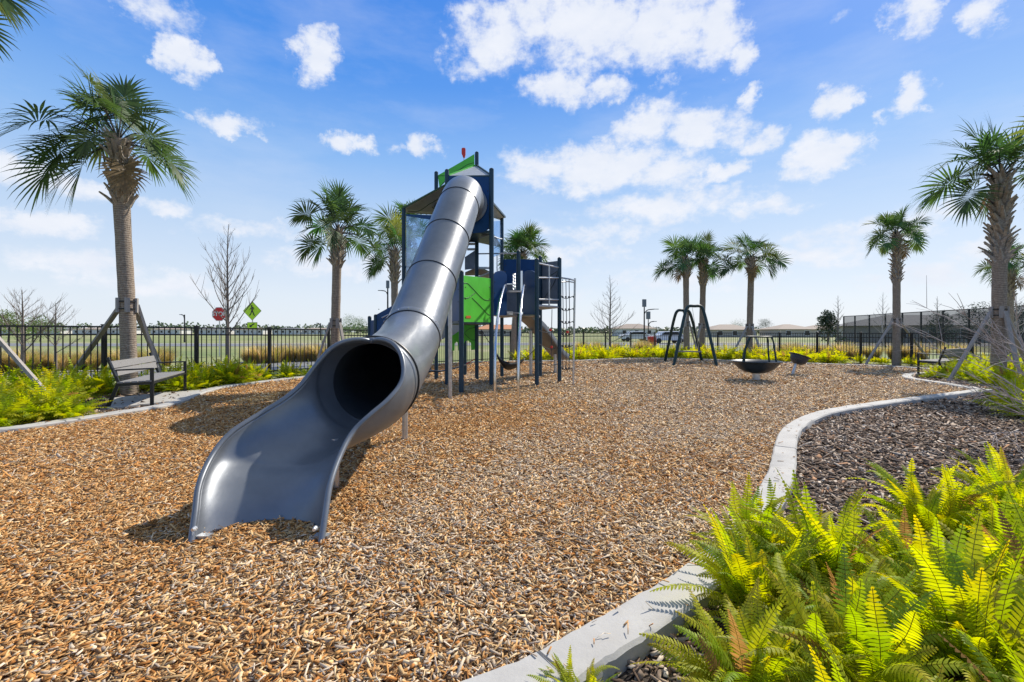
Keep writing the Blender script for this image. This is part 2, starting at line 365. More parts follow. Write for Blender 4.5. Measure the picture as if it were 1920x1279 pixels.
for i, p in enumerate(kpath):
    q = kpath[(i+1) % n]; L_ = (q-p).length; rings.append((p, i, 0))
    while nxt < acc_+L_:
        t_ = (nxt-acc_)/L_; d_ = .007/L_
        if .05 < t_ < .95:
            for o_, dz in ((-d_, 0), (-d_*.6, -.014), (d_*.6, -.014), (d_, 0)): rings.append((p.lerp(q, t_+o_), i, dz))
        nxt += R_.uniform(1.3, 1.7)
    acc_ += L_
vs = []
for (p, i, dz) in rings:
    d = kpath[(i+1) % n]-kpath[i-1]; d.z = 0; d.normalize(); s_ = Vector((d.y, -d.x, 0)); wj = R_.uniform(-.004, .004)
    for (a, z) in prof: vs.append((p.x+s_.x*(a+wj), p.y+s_.y*(a+wj), z+R_.uniform(-.003, .003)+(dz if z > 0 else 0)))
k6 = len(prof); n = len(rings); km.add(vs, [(i*k6+j, ((i+1) % n)*k6+j, ((i+1) % n)*k6+j+1, i*k6+j+1) for i in range(n) for j in range(k6-1)])
o = km.build('kerb', M['kerb'], smooth=True); o['kind'] = 'structure'
playpoly = [(p.x, p.y) for p in kpath]
sheet('play_surface', playpoly, 0, M['chipbase'])

# fence line
fl = [Vector((-8.97+1.093*i, 9.9+1.297*i, 0)) for i in (-3, 0, 4)]+[Vector(p) for p in [(-1.6, 18.9, 0), (2.0, 22.6, 0), (5.2, 25.0, 0), (8.4, 26.4, 0), (11.3, 25.5, 0)]]
fl += [Vector((11.3+.822*i, 25.5-1.49*i, 0)) for i in (3, 6, 10)]
def walk(pts, step):
    o = [pts[0]]; i = 0; cur = pts[0]; rem = step
    while i < len(pts)-1:
        d = (pts[i+1]-cur).length
        if d >= rem: cur = cur+(pts[i+1]-cur).normalized()*rem; o.append(cur); rem = step
        else: rem -= d; i += 1; cur = pts[i]
    return o
fposts = walk(fl, 1.72)
fpoly = [(p.x, p.y) for p in fposts]
sheet('planting_bed', [(-14, -2)]+[(-13.5, 4)]+fpoly+[(20, 5), (14, -3)], -.03, M['mulchbase'])
def fh(p): return 1.30+max(-.05, min(.13, (-p.x)*.016-.01))
fence = thing('metal_fence', 'long black metal picket fence enclosing the playground behind the ferns', 'fence', fposts[0])
for i, p in enumerate(fposts):
    h = fh(p)
    m = MB().box(p+Vector((0, 0, (h+.02)/2-.05)), (.075, .075, h+.12)).box(p+Vector((0, 0, h+.075-.05+.0)), (.09, .09, .02)); m.build('post', M['black'], fence, bevel=.004)
    if i+1 < len(fposts):
        q = fposts[i+1]; hq = fh(q); m = MB()
        for dz in (0, -.17, -1.16):
            m.beam(p+Vector((0, 0, h+dz-.02)), q+Vector((0, 0, hq+dz-.02)), .028, .032)
        for k in range(1, 16):
            a = p.lerp(q, k/16); ha = h+(hq-h)*k/16
            m.beam(a+Vector((0, 0, .05)), a+Vector((0, 0, ha-.006)), .016, .016, Vector((0, 1, 0)))
        m.build('picket_panel', M['black'], fence)

# ------------------------------------------------------------------ roads and far setting
def road(name, pts, w, z, mat):
    m = MB(); pp = crom(pts, 10); vs = []
    for i, p in enumerate(pp):
        d = pp[min(i+1, len(pp)-1)]-pp[max(i-1, 0)]; d.normalize(); s_ = Vector((d.y, -d.x, 0))*w/2
        vs += [(p.x-s_.x, p.y-s_.y, z), (p.x+s_.x, p.y+s_.y, z)]
    m.add(vs, [(2*i, 2*i+1, 2*i+3, 2*i+2) for i in range(len(pp)-1)]); o = m.build(name, mat); o['kind'] = 'structure'; return o
road('road', [(-24, 4, 0), (-16.5, 11.5, 0), (-11.5, 15.5, 0), (-9.5, 19, 0), (-12, 30, 0), (-20, 44, 0)], 3.6, -.10, M['asphalt'])
road('pavement', [(-26, 8.4, 0), (-17.5, 14.8, 0), (-13.6, 17.3, 0), (-12.2, 20.5, 0), (-14.5, 30, 0), (-23, 44, 0)], .45, -.09, M['kerb'])
road('far_road', [(-160, 60, 0), (-40, 48, 0), (10, 52, 0), (60, 48, 0), (160, 60, 0)], 8, -.10, M['asphalt'])
road('far_pavement', [(-160, 66, 0), (-40, 54, 0), (10, 58, 0), (60, 54, 0), (160, 66, 0)], 1.6, -.095, M['kerb'])
# slab below the left bench
sl = [G(x, y, 0) for x, y in [(200,768),(345,752),(420,728),(360,733),(300,738),(215,748)]]
m = MB(); m.prism([p+Vector((0, 0, .0)) for p in sl], .05); o = m.build('bench_slab', M['kerb']); o['kind'] = 'structure'

# ------------------------------------------------------------------ loose chips
rng = np.random.default_rng(5)
def inpoly(P, poly):
    x, y = P[:, 0], P[:, 1]; ins = np.zeros(len(P), bool); px, py = poly[-1]
    for qx, qy in poly:
        c = ((qy > y) != (py > y))
        with np.errstate(divide='ignore', invalid='ignore'):
            c &= (x < (px-qx)*(y-qy)/(py-qy+1e-12)+qx)
        ins ^= c; px, py = qx, qy
    return ins
def sample(bands, wide=1.28, pad=.8):
    out = []
    for (y0, y1, dens, sc) in bands:
        xm = wide*y1+pad; nn_ = int(dens*(y1-y0)*2*xm)
        P = np.stack([rng.uniform(-xm, xm, nn_), rng.uniform(y0, y1, nn_)], 1); P = P[np.abs(P[:, 0]) < wide*P[:, 1]+pad]
        out.append(np.column_stack([P, np.full(len(P), sc)]))
    return np.concatenate(out)
def vnoise(P, s, seed):
    r = np.random.default_rng(seed); g = r.random((64, 64)); q = P*s+100; i = np.floor(q).astype(int); f = q-i; f = f*f*(3-2*f)
    a = g[i[:, 0] % 64, i[:, 1] % 64]; b = g[(i[:, 0]+1) % 64, i[:, 1] % 64]; c = g[i[:, 0] % 64, (i[:, 1]+1) % 64]; d = g[(i[:, 0]+1) % 64, (i[:, 1]+1) % 64]
    return (a*(1-f[:, 0])+b*f[:, 0])*(1-f[:, 1])+(c*(1-f[:, 0])+d*f[:, 0])*f[:, 1]
def chips(name, P, cols, L0, W0, label, cat, lift=.022, tilt=.45):
    n = len(P); L = L0*P[:, 2]*rng.lognormal(0, .38, n); Wd = W0*P[:, 2]*rng.lognormal(0, .35, n); T = .35*Wd
    az_ = rng.uniform(0, 2*np.pi, n); ti = rng.normal(0, tilt*.6, n); ro = rng.normal(0, tilt, n)
    dx = np.stack([np.cos(az_)*np.cos(ti), np.sin(az_)*np.cos(ti), np.sin(ti)], 1)
    sx = np.stack([-np.sin(az_), np.cos(az_), np.zeros(n)], 1); up = np.cross(dx, sx)
    sd_ = sx*np.cos(ro)[:, None]+up*np.sin(ro)[:, None]; up = np.cross(dx, sd_)
    ctr = np.stack([P[:, 0], P[:, 1], rng.uniform(.0, lift, n)*P[:, 2]+np.abs(np.sin(ti))*L*.25], 1)
    if name == 'wood_chips': ctr[-CHZ:, 2] += KZ
    tw = rng.uniform(.35, 1.0, n)
    corners = []
    for (a, b, c, tp) in [(-1, -1, 1, 1), (-1, 1, 1, 1), (1, 1, 1, 0), (1, -1, 1, 0), (-1, -1, -1, 1), (-1, 1, -1, 1), (1, 1, -1, 0), (1, -1, -1, 0)]:
        k = tw if tp else np.ones(n)
        corners.append(ctr+dx*(a*L/2)[:, None]+sd_*(b*Wd/2*k)[:, None]+up*(c*T/2)[:, None])
    V = np.stack(corners, 1).reshape(-1, 3)
    fq = np.array([(0, 3, 2, 1), (0, 4, 7, 3), (1, 2, 6, 5), (0, 1, 5, 4), (3, 7, 6, 2)])
    Fq = (np.arange(n)[:, None, None]*8+fq[None]).reshape(-1)
    me = bpy.data.meshes.new(name); nv = len(V); nf = n*5
    me.vertices.add(nv); me.vertices.foreach_set('co', V.astype(np.float32).ravel())
    me.loops.add(nf*4); me.loops.foreach_set('vertex_index', Fq.astype(np.int32))
    me.polygons.add(nf); me.polygons.foreach_set('loop_start', np.arange(0, nf*4, 4, dtype=np.int32))
    me.update(calc_edges=True)
    ca = me.color_attributes.new('Col', 'FLOAT_COLOR', 'POINT')
    cc = np.repeat(np.column_stack([cols, np.ones(n)]), 8, axis=0); ca.data.foreach_set('color', cc.astype(np.float32).ravel())
    me.materials.append(M['chip']); o = bpy.data.objects.new(name, me); C.objects.link(o)
    return tag(o, label, cat, None, 'stuff')
P = sample([(1.2, 4, 4600, .78), (4, 7, 2500, .92), (7, 11, 950, 1.2), (11, 16, 330, 1.7), (16, 23, 150, 2.2)])
P = P[inpoly(P[:, :2], playpoly)]
kq = np.array([(p.x, p.y) for p in kpath]); ks = kq[rng.integers(0, len(kq), 1500)]+rng.uniform(-.3, .3, (1500, 2))
ks = ks[(np.sqrt(((ks[:, None]-kq[None])**2).sum(2)).min(1) < .11) & (ks[:, 1] > .5)][:260]; nk = len(ks)
P = np.vstack([P, np.column_stack([ks, np.full(nk, .7)])])
n = len(P)
pal = np.array([(.58,.33,.14),(.65,.43,.21),(.50,.25,.085),(.40,.17,.05),(.67,.51,.32),(.60,.48,.36),(.44,.36,.29),(.20,.115,.06),(.70,.58,.44)])
wfresh = vnoise(P[:, :2], .45, 3)*.6+vnoise(P[:, :2], 1.7, 4)*.4
# fresher orange chips to the left and in the worn hollows, greyer ones out in the open
wf = np.clip((wfresh-.45)*2.2+.60-.17*(P[:, 0]+.6)-.0*P[:, 1], 0, 1)
pf = np.array([.24,.20,.22,.13,.07,.03,.03,.07,.01]); pg = np.array([.08,.12,.05,.04,.18,.20,.16,.07,.10])
cum = np.cumsum(wf[:, None]*pf+(1-wf)[:, None]*pg, 1); cum /= cum[:, -1:]
idx = (rng.random(n)[:, None] > cum).sum(1).clip(0, 8)
cols = pal[idx]*rng.uniform(.76, 1.25, (n, 1))*np.array([1.0, .98, .93])
CHZ = nk
chips('wood_chips', P, cols, .046, .0095, 'loose tan and orange wood chips covering the play area', 'wood chips')
P = sample([(1.0, 4, 1500, 1.0), (4, 8, 900, 1.15), (8, 14, 300, 1.6)])
P = P[(P[:, 0] > 0) | (P[:, 1] > 5)]; P = P[~inpoly(P[:, :2], playpoly)]
bedp = [(-14, -2), (-13.5, 4)]+fpoly+[(20, 5), (14, -3)]; P = P[inpoly(P[:, :2], bedp)]
n = len(P); pal2 = np.array([(.09,.062,.045),(.20,.14,.10),(.34,.255,.19),(.44,.35,.27),(.52,.44,.36),(.36,.20,.11)])
idx = rng.choice(6, n, p=[.26, .24, .2, .14, .08, .08]); cols = pal2[idx]*rng.uniform(.7, 1.25, (n, 1))
o = chips('bark_mulch', P, cols, .055, .014, 'dark brown bark mulch lying in the beds outside the kerb', 'mulch'); o.location.z = -.03

# ------------------------------------------------------------------ play tower
posts = {}
tower = thing('play_tower', 'navy and green climbing tower with a long grey tube slide', 'play structure', (-1, 11, 0))
def post(k, bx, by, topy, r=.052, Y=None):
    b = G(bx, by) if Y is None else Vector(((bx-960)/F*Y, Y, 0)); tz = H+(HY-topy)/F*b.y; posts[k] = Vector((b.x, b.y, 0))
    m = MB().tube([(b.x, b.y, -.1), (b.x, b.y, tz-.012), (b.x, b.y, tz)], [r, r, r*.8], 20)
    o = m.build('post', M['post'], tower, smooth=True)
    MB().tube([(b.x, b.y, tz), (b.x, b.y, tz+.02)], [r*.95, r*.5], 16).build('cap', M['black'], o, smooth=True); return o
post('P1', 865, 738, 509); post('B', 838, 721.6, 319); post('D', 921.5, 723, 317, .057); post('E', 894, 713, 286); post('C', 818, 713, 323)
post('A', 757, 0, 391, Y=12.0); post('F', 941, 707.5, 410); post('G', 972, 714.6, 471); post('Hh', 1006.6, 724, 486); post('I', 1013, 708.7, 481)
post('J', 1049, 717, 484); post('K', 872, 704, 600); post('L', 693, 0, 594, Y=12.6); post('M', 704.5, 0, 591, Y=12.2); post('Q', 894.5, 713, 0) if False else None
post('R', 805, 700, 560); post('S', 614, 0, 656, r=.06, Y=10.5)
def panel(name, A, B, outline, mat, th=.02, off=0, bev=.004):
    a, b = posts[A], posts[B]; d = (b-a).normalized(); nrm = Vector((d.y, -d.x, 0))
    if nrm.y > 0: nrm = -nrm
    pts = [onplane(x, y, a+nrm*off, b+nrm*off) for x, y in outline]
    o = MB().prism(pts, th).build(name, mat, tower, bevel=bev)
    if name in ('green_panel', 'side_panel', 'entry_panel') and len(outline) <= 8:
        xs = [q[0] for q in outline]; ys_ = [q[1] for q in outline]; x0, x1, y0, y1 = min(xs), max(xs), min(ys_), max(ys_)
        if x1-x0 > 15 and y1-y0 > 30:
            for fx, fy in ((.07, .9), (.93, .9), (.07, .5), (.93, .5), (.07, .25), (.93, .25)):
                c = onplane(x0+(x1-x0)*fx, y0+(y1-y0)*fy, a+nrm*off, b+nrm*off)
                MB().tube([c+nrm*th*.4, c+nrm*(th*.5+.008)], [.016, .011], 8).build('bolt', M['black'], o)
    return o
def stripes(A, B, lines, par, r=.007, off=.012, mat=None):
    a, b = posts[A], posts[B]; d = (b-a).normalized(); nrm = Vector((d.y, -d.x, 0))
    if nrm.y > 0: nrm = -nrm
    m = MB()
    for ln in lines: m.tube(crom([onplane(x, y, a+nrm*off, b+nrm*off) for x, y in ln], 4), r, 6)
    return m.build('groove', mat or M['line'], par)
# green balcony panel, its grooves and badge
z2 = lambda x, y: (660+x/4.264, 500+y/4.264)
z1 = lambda x, y: (660+x/4.264, 260+y/4.264)
gp = panel('green_panel', 'P1', 'D', [z2(888, 70), z2(1000, 82), z2(1112, 96), z2(1112, 446), z2(888, 444)], M['green'])
stripes('P1', 'D', [[z2(895,135),z2(925,135),z2(965,175),z2(1050,260),z2(1105,270)], [z2(895,250),z2(930,250),z2(960,228),z2(985,210)], [z2(960,250),z2(1020,310),z2(1080,375),z2(1105,388)]], gp)
a_, b_ = posts['P1'], posts['D']; pc = [onplane(x, y, a_, b_) for x, y in (z2(907,393), z2(945,393), z2(945,413), z2(907,413))]
nrm = Vector(((b_-a_).y, -(b_-a_).x, 0)).normalized(); nrm = -nrm if nrm.y > 0 else nrm
MB().prism([p+nrm*.014 for p in pc], .006).build('badge', M['orange'], gp)
panel('side_panel', 'P1', 'B', [(862, 520), (862, 602), (850, 602), (840, 612), (835, 540), (838, 520)], M['navy'])
# lower green arch panel and grey panel behind
panel('arch_panel', 'C', 'E', [z2(890,450), z2(995,450), z2(995,662), z2(955,668), z2(950,610), z2(930,592), z2(905,595), z2(893,620), z2(890,672), z2(850,672), z2(848,610), z2(835,600), z2(822,615), z2(820,672), z2(788,672), z2(790,560), z2(850,520)], M['green'])
ap = [c for c in tower.children if c.name == 'arch_panel'][0]
stripes('C', 'E', [[z2(900,530),z2(940,495),z2(990,488)], [z2(900,535),z2(950,582),z2(990,588)]], ap)
panel('grey_panel', 'B', 'C', [(823, 640), (836, 632), (836, 590), (823, 600)], M['greygel'])
panel('grey_panel', 'K', 'E', [(842, 640), (880, 620), (880, 592), (842, 604)], M['greygel'], off=-.1)
# slide entry panel with the flange
ep = panel('entry_panel', 'B', 'D', [(840, 331), (920, 331), (920, 428), (905, 436), (860, 440), (840, 428)], M['navy'], .025)
# roofs: thin sheets sloping to the tall back post
B_, D_, E_, C_, A_, F_ = (posts[k] for k in 'BDECAF')
def pt(px, py, k): v = W(px, py, posts[k].y); return v
tB, tD, tE = pt(842, 330, 'B'), pt(919, 329, 'D'), pt(893, 311, 'E')
rf = MB().prism([tB, tD, tE], .02).build('roof_panel', M['palegrey'], tower, bevel=.003)
MB().beam(tD+Vector((0, 0, .02)), tE+Vector((0, 0, .02)), .03, .05).beam(tB-Vector((0,.0,.02)), tD-Vector((0,0,.02)), .03, .03).build('roof_edge', M['post'], rf)
MB().beam(tB+Vector((0, 0, .02)), tE+Vector((0, 0, .02)), .03, .04).build('roof_edge', M['green'], rf)
gg_ = panel('gable_panel', 'C', 'E', [(821, 329), (840, 318), (866, 303), (889.5, 289), (889.5, 312), (866, 318), (842, 330), (833, 343), (824, 352)], M['green'])
stripes('C', 'E', [[(822,330),(838,329)], [(826,349),(842,332),(862,318),(876,309),(889,305)]], gg_)
lr = MB().prism([W(757, 392, 12.0), W(836, 347, 11.1), W(838, 404, 12.9), W(762, 399, 12.6)], .02).build('roof_panel', M['greygel'], tower, bevel=.003)
MB().beam(W(754, 391, 11.97), W(838, 345, 11.07), .03, .035).build('roof_edge', M['dgr'], lr)
mm_ = MB().tube(crom([W(765, 396, 12.1), W(785, 396, 12.1), W(805, 383, 11.8), W(828, 370, 11.6)], 4), .011, 6); mm_.tube([W(806, 386, 12.2), W(818, 394, 12.3)], .011, 6).build('groove', M['line'], lr)
rr_ = MB().prism([W(924, 382, 11.1), W(946.5, 407, 12.9), W(940, 413, 13.6), W(924, 408, 12.2)], .02).build('roof_panel', M['palegrey'], tower, bevel=.003)
MB().beam(W(924, 381, 11.07), W(947, 407, 12.9), .04, .05).build('roof_edge', M['post'], rr_)
# red finial paddle
fb = W(870, 298, 12.2)
MB().tube([fb-Vector((0, 0, .12)), fb+Vector((0, 0, .05))], .012, 8).build('finial_stem', M['steel'], tower)
MB().prism([W(868.5, 296, 12.2), W(871.5, 296, 12.2), W(873, 290, 12.2), W(873, 279, 12.2), W(871.5, 277.5, 12.2), W(867, 277.5, 12.2), W(865.5, 279, 12.2), W(865.5, 288, 12.2)], .05).build('finial', M['red'], tower, bevel=.01)
# clear window panels
panel('clear_panel', 'A', 'B', [(762, 402), (832, 404), (826, 560), (762, 540)], M['clear'], .012, 0, 0)
panel('clear_panel', 'D', 'F', [(925, 415), (940, 414), (940, 476), (925, 482)], M['clear'], .012, 0, 0)
panel('side_panel', 'A', 'B', [(762, 402), (832, 404), (832, 416), (800, 411), (762, 405)], M['navy'], .02, .02)
# decks
def deck(keys, z, mat, th=.06):
    return MB().prism([posts[k]+Vector((0, 0, z)) if isinstance(k, str) else Vector((k[0], k[1], z)) for k in keys], th).build('deck', mat, tower, bevel=.01)
deck(['B', 'D', 'F', 'E', 'C'], 3.72, M['post']); deck(['A', 'B', 'C'], 3.0, M['post'])
deck(['P1', 'D', 'E', 'B'], 1.5, M['post']); deck(['D', 'G', 'F'], 1.72, M['palegrey']); deck(['G', 'Hh', 'I'], 1.72, M['palegrey'])
deck(['Hh', 'J', 'I'], 1.93, M['palegrey'], .05)
deck(['D', 'F', 'E'], 2.75, M['palegrey'], .05)
# steps inside the tower
for (x0, x1, y, Y) in ((876, 891, 458, 11.8), (876, 891, 468, 11.8), (897, 921, 503, 11.5)):
    MB().prism([W(x0, y, Y), W(x1, y, Y), W(x1, y-1, Y+.5), W(x0, y-1, Y+.5)], .05).build('step', M['palegrey'], tower)
panel('grey_panel', 'B', 'E', [(872, 482), (890, 470), (890, 504), (872, 506)], M['greygel'])
MB().prism([W(872, 511, 12.6), W(897, 500, 12.2), W(921, 511, 12.0), W(921, 516, 12.9), W(872, 516, 13)], .02).build('roof_panel', M['greygel'], tower)
panel('side_panel', 'B', 'D', [(906, 437), (920, 432), (920, 440), (898, 448)], M['greygel'], .02, -.2)
# rails around the upper level
rails = MB()
rails.tube([pt(897, 476, 'E'), pt(970, 475, 'G')], .018, 8); rails.tube(crom([W(905, 436, 11.4), W(922, 442, 11.3), W(935, 447, 12), W(941, 448, 12.9)], 5), .016, 8)
rails.tube([W(932, 478, 12.2), W(932, 508, 12.2)], .016, 8)
rails.build('guard_rail', M['steel'], tower, smooth=True)
# navy panels beside the arched poles
def rpanel(A, B, x0, x1, y0, y1, off=0, mat=None):
    w = x1-x0; o_ = [(x0, y1), (x0, y0+w*.35), (x0+w*.12, y0+w*.1), (x0+w*.35, y0), (x0+w*.65, y0), (x0+w*.88, y0+w*.1), (x1, y0+w*.35), (x1, y1)]
    return panel('side_panel', A, B, o_, mat or M['navy'], .022, off)
np1 = rpanel('D', 'G', 925.5, 949.8, 508, 591); np2 = rpanel('G', 'Hh', 981, 1005, 507, 590)
panel('side_panel', 'F', 'I', [(943.8, 486.5), (1005, 486.5), (1005, 532), (943.8, 532)], M['navy'])
panel('grey_panel', 'F', 'I', [(944, 533), (1005, 533), (1005, 585), (944, 585)], M['greygel'])
for y in (547, 587):
    a = onplane(950, y, posts['D'], posts['G']); b = onplane(975, y, posts['D'], posts['G'])
    MB().beam(a, b, .12, .04).build('step', M['palegrey'], tower, bevel=.005)
rg_ = MB()
for k in range(5): rg_.ring(W(964, 516+k*6, 11.6), (0, 1, 0), .035, .011, 16, 6)
rg_.build('ring_chain', M['chrome'], tower, smooth=True)
MB().beam(W(978, 508, 11.5), W(978, 545, 11.5), .05, .02, Vector((0, 1, 0))).build('pole_plate', M['chrome'], tower)
# two arched steel climbing poles
for (bx, tx) in ((928, 948), (972, 983.5)):
    b = G(bx, 756); X0 = b.x; dx = lambda y, x_: (x_-960)/F*y
    pts = [(b.x, 8.3, -.1), (b.x, 8.3, .6), (dx(8.5, bx+2), 8.5, 1.25), (dx(9.1, bx+(tx-bx)*.45), 9.1, 1.85), (dx(10.0, bx+(tx-bx)*.85), 10.0, 2.27), (dx(11.0, tx), 11.0, 2.42), (dx(11.4, tx), 11.4, 2.42)]
    MB().tube(crom(pts, 6), .026, 12).build('climbing_pole', M['chrome'], tower, smooth=True)
# side slide behind the tower with its own legs
A0, A1, A2, A3 = Vector((.28, 12.6, 1.72)), Vector((.75, 13.2, 1.35)), Vector((1.35, 14.2, .62)), Vector((1.62, 14.6, .42))
ctr = crom([A0, A1, A2, A3], 6); m = MB(); vs = []
for i, p in enumerate(ctr):
    d = (ctr[min(i+1, len(ctr)-1)]-ctr[max(i-1, 0)]); d.z = 0; d.normalize(); s_ = Vector((d.y, -d.x, 0))
    for (a, z) in ((-.27, .16), (-.24, .0), (0, -.03), (.24, 0), (.27, .16)): vs.append(p+s_*a+Vector((0, 0, z)))
m.add(vs, [(i*5+j, (i+1)*5+j, (i+1)*5+j+1, i*5+j+1) for i in range(len(ctr)-1) for j in range(4)])
ss = m.build('side_slide', M['slide'], tower, smooth=True, solid=.02)
for p in (A1+Vector((-.2, .1, 0)), A2):
    MB().tube([(p.x, p.y, -.1), (p.x, p.y, p.z-.02)], .05, 12).build('slide_leg', M['steel'], ss, smooth=True)
# balcony to the right: dark wall, rails
panel('grey_panel', 'I', 'J', [(1015, 493), (1048, 489), (1048, 570), (1015, 570)], M['greygel'], .02, -.05)
stripes('I', 'J', [[(1018, 562), (1030, 545), (1040, 528), (1047, 505)], [(1018, 525), (1030, 518), (1046, 508)]], tower.children[-1], off=-.03)
br = MB(); hj = lambda x, y: onplane(x, y, posts['Hh'], posts['J'])
for a, b in (((1010, 494), (1048, 502)), ((1010, 521), (1048, 521)), ((1010, 561.5), (1047, 562)), ((1029.6, 497), (1029.6, 575))):
    br.tube([hj(*a), hj(*b)], .02, 8)
br.build('guard_rail', M['steel'], tower, smooth=True)
# climbing net on the right
net = MB(); T = [W(1053, 521, 11.6), W(1066, 523, 11.0), W(1078, 526, 10.9), W(1078, 530, 11.6), W(1066, 528, 12.0), W(1053, 529, 11.9)]
fr = MB().tube(crom(T[:3], 4), .02, 8).tube(crom(T[3:], 4), .018, 8)
fr.tube([W(1078, 522, 10.95), G(1074.6, 723)+Vector((0, 0, -.1))], .026, 10)
nf = fr.build('net_frame', M['steel'], tower, smooth=True)
cols_ = [1055, 1061, 1067, 1076]; ys = [530, 556, 579, 603, 626, 648, 690]
for x in cols_[:3]: net.tube([W(x, 524, 11.3), W(x+1.5, 620, 11.3), W(x, 692, 11.2)], .009, 6)
for y in ys[1:]:
    net.tube(crom([W(1051, y-3, 11.6), W(1060, y+4, 11.4), W(1076, y-1, 11.0)], 5), .009, 6)
    for x in cols_: net.ring(W(x, y+1, 11.3), (0, 1, 0), .012, .016, 8, 6)
net.build('rope', M['rope'], nf)
nb = MB()
for (a, b, s) in (((1011, 620), (1047, 618), 5), ((1011, 645), (1047, 652), 6), ((1011, 679), (1047, 683), 4), ((1035, 580), (1033, 690), 0)):
    nb.tube(crom([hj(*a), hj((a[0]+b[0])/2, (a[1]+b[1])/2+s), hj(*b)], 5), .009, 6)
nb.build('rope', M['rope'], tower)
for (x, y) in ((1032, 619), (1034, 651), (1064, 623)): MB().lathe(hj(x, y) if x < 1050 else W(x, y, 11.2), [(.0, -.035), (.032, -.02), (.036, .01), (.02, .035), (0, .036)], 12).build('rope_knob', M['red'], tower, smooth=True)
# left wing panel
panel('side_panel', 'M', 'B', [(706, 590), (740, 571), (775, 560), (775, 640), (706, 640)], M['navy'])
panel('side_panel', 'L', 'M', [(695, 601), (703, 600), (703, 650), (695, 650)], M['navy'])
MB().tube([W(716, 596, 11.9), W(728, 590, 11.9), W(732, 596, 11.9)], .02, 8).build('handle', M['steel'], tower, smooth=True)

# tube slide --------------------------------------------------
RT = .41
cl_ = [Vector(p) for p in [(-1.066, 10.97, 4.37), (-1.066, 10.45, 4.37), (-1.060, 9.85, 4.25), (-1.085, 9.2, 3.83), (-1.206, 8.43, 3.03), (-1.340, 7.57, 2.14), (-1.425, 6.4, 1.225), (-1.385, 5.2, .90), (-1.27, 4.1, .84)]]
cc = crom(cl_, 12)
nr = 56; vs = []; cen = []
for i, p in enumerate(cc):
    d = (cc[min(i+1, len(cc)-1)]-cc[max(i-1, 0)]).normalized()
    if i == len(cc)-1: d = Vector((0, -1, 0))
    s_ = Vector((-d.y, d.x, 0)).normalized(); u = s_.cross(d).normalized()
    if u.z < 0: u = -u
    s_ = d.cross(u).normalized()
    cen.append((p, d, s_, u)); r = RT if i < len(cc)-6 else RT-.01*(i-len(cc)+7)/7
    for k in range(nr):
        a = 2*math.pi*k/nr; vs.append(p+(s_*math.sin(a)+u*math.cos(a))*r)
m = MB(); m.add(vs, [(i*nr+k, i*nr+(k+1) % nr, (i+1)*nr+(k+1) % nr, (i+1)*nr+k) for i in range(len(cc)-1) for k in range(nr)])
tube = m.build('tube_slide', M['slide'], tower, smooth=True, solid=.045)
for idx_, nb_ in ((36, 0), (48, 0), (60, 0), (72, 18), (94, 0)):
    p, d, s_, u = cen[idx_]
    sr = MB().ring(p, d, RT+.003, .009, 64, 6).build('seam', M['black'], tube, smooth=True)
    if nb_:
        q = p-d*.07
        band = [(RT+.004, -.06), (RT+.009, -.05), (RT+.009, .05), (RT+.004, .06)]
        Mt = Matrix((s_, u, s_.cross(u))).transposed()
        MB().lathe(q, band, 56, Mt).build('joint_band', M['slide'], tube, smooth=True)
        bt = MB()
        for k in range(nb_):
            a = 2*math.pi*k/nb_; dr = s_*math.sin(a)+u*math.cos(a); bt.tube([q+dr*(RT+.006), q+dr*(RT+.018)], [.013, .008], 8)
        bt.build('bolt', M['chrome'], tube, smooth=True)
p = cl_[0]; MB().lathe(p+Vector((0, -.015, 0)), [(RT-.02, .02), (RT+.055, .02), (RT+.06, .0), (RT+.05, -.012), (RT, -.02), (RT-.02, -.02)], 56, Matrix.Rotation(math.pi/2, 3, 'X')).build('flange', M['slide'], tube, smooth=True)
# open exit chute: sections C + A sin b + B cos b
ST = [((-1.27,4.13,.84),(.365,0,0),(0,0,-.37),179),((-1.27,4.05,.845),(.395,0,0),(0,0,-.395),168),((-1.272,3.96,.845),(.425,-.0,0),(0,0,-.42),146),((-1.285,3.88,.835),(.42,-.02,0),(0,0,-.42),122),
 ((-1.325,3.78,.81),(.425,-.04,0),(0,.0,-.41),101),((-1.41,3.65,.755),(.43,-.05,0),(0,.0,-.385),91),((-1.53,3.52,.675),(.44,-.04,0),(0,.02,-.345),87),((-1.63,3.38,.575),(.45,0,0),(0,.06,-.285),86),
 ((-1.665,3.22,.44),(.452,0,0),(0,.18,-.17),88),((-1.645,3.03,.29),(.435,0,0),(0,.26,-.075),90),((-1.605,2.90,.14),(.415,0,0),(0,.30,-.02),90),((-1.575,2.80,.0),(.40,0,0),(0,.33,.0),90)]
def ip(seq, n): return crom(seq, n)
n_s = 8; cC = ip([s[0] for s in ST], n_s); cA = ip([s[1] for s in ST], n_s); cB = ip([s[2] for s in ST], n_s); cb = [v.x for v in ip([(s[3], 0, 0) for s in ST], n_s)]
na = 40; vs = []; Lr = []; Rr = []; End = []
for i in range(len(cC)):
    for k in range(na+1):
        b = math.radians(cb[i])*(2*k/na-1); p = cC[i]+cA[i]*math.sin(b)+cB[i]*math.cos(b); vs.append(p)
        if k == 0: Lr.append(p)
        if k == na: Rr.append(p)
        if i == len(cC)-1: End.append(p)
m = MB(); m.add(vs, [(i*(na+1)+k, i*(na+1)+k+1, (i+1)*(na+1)+k+1, (i+1)*(na+1)+k) for i in range(len(cC)-1) for k in range(na)])
chute = m.build('exit_chute', M['slide'], tube, smooth=True, solid=.018)
MB().tube(Lr[::-1]+Rr[1:], .021, 12).build('chute_rim', M['slide'], tube, smooth=True)
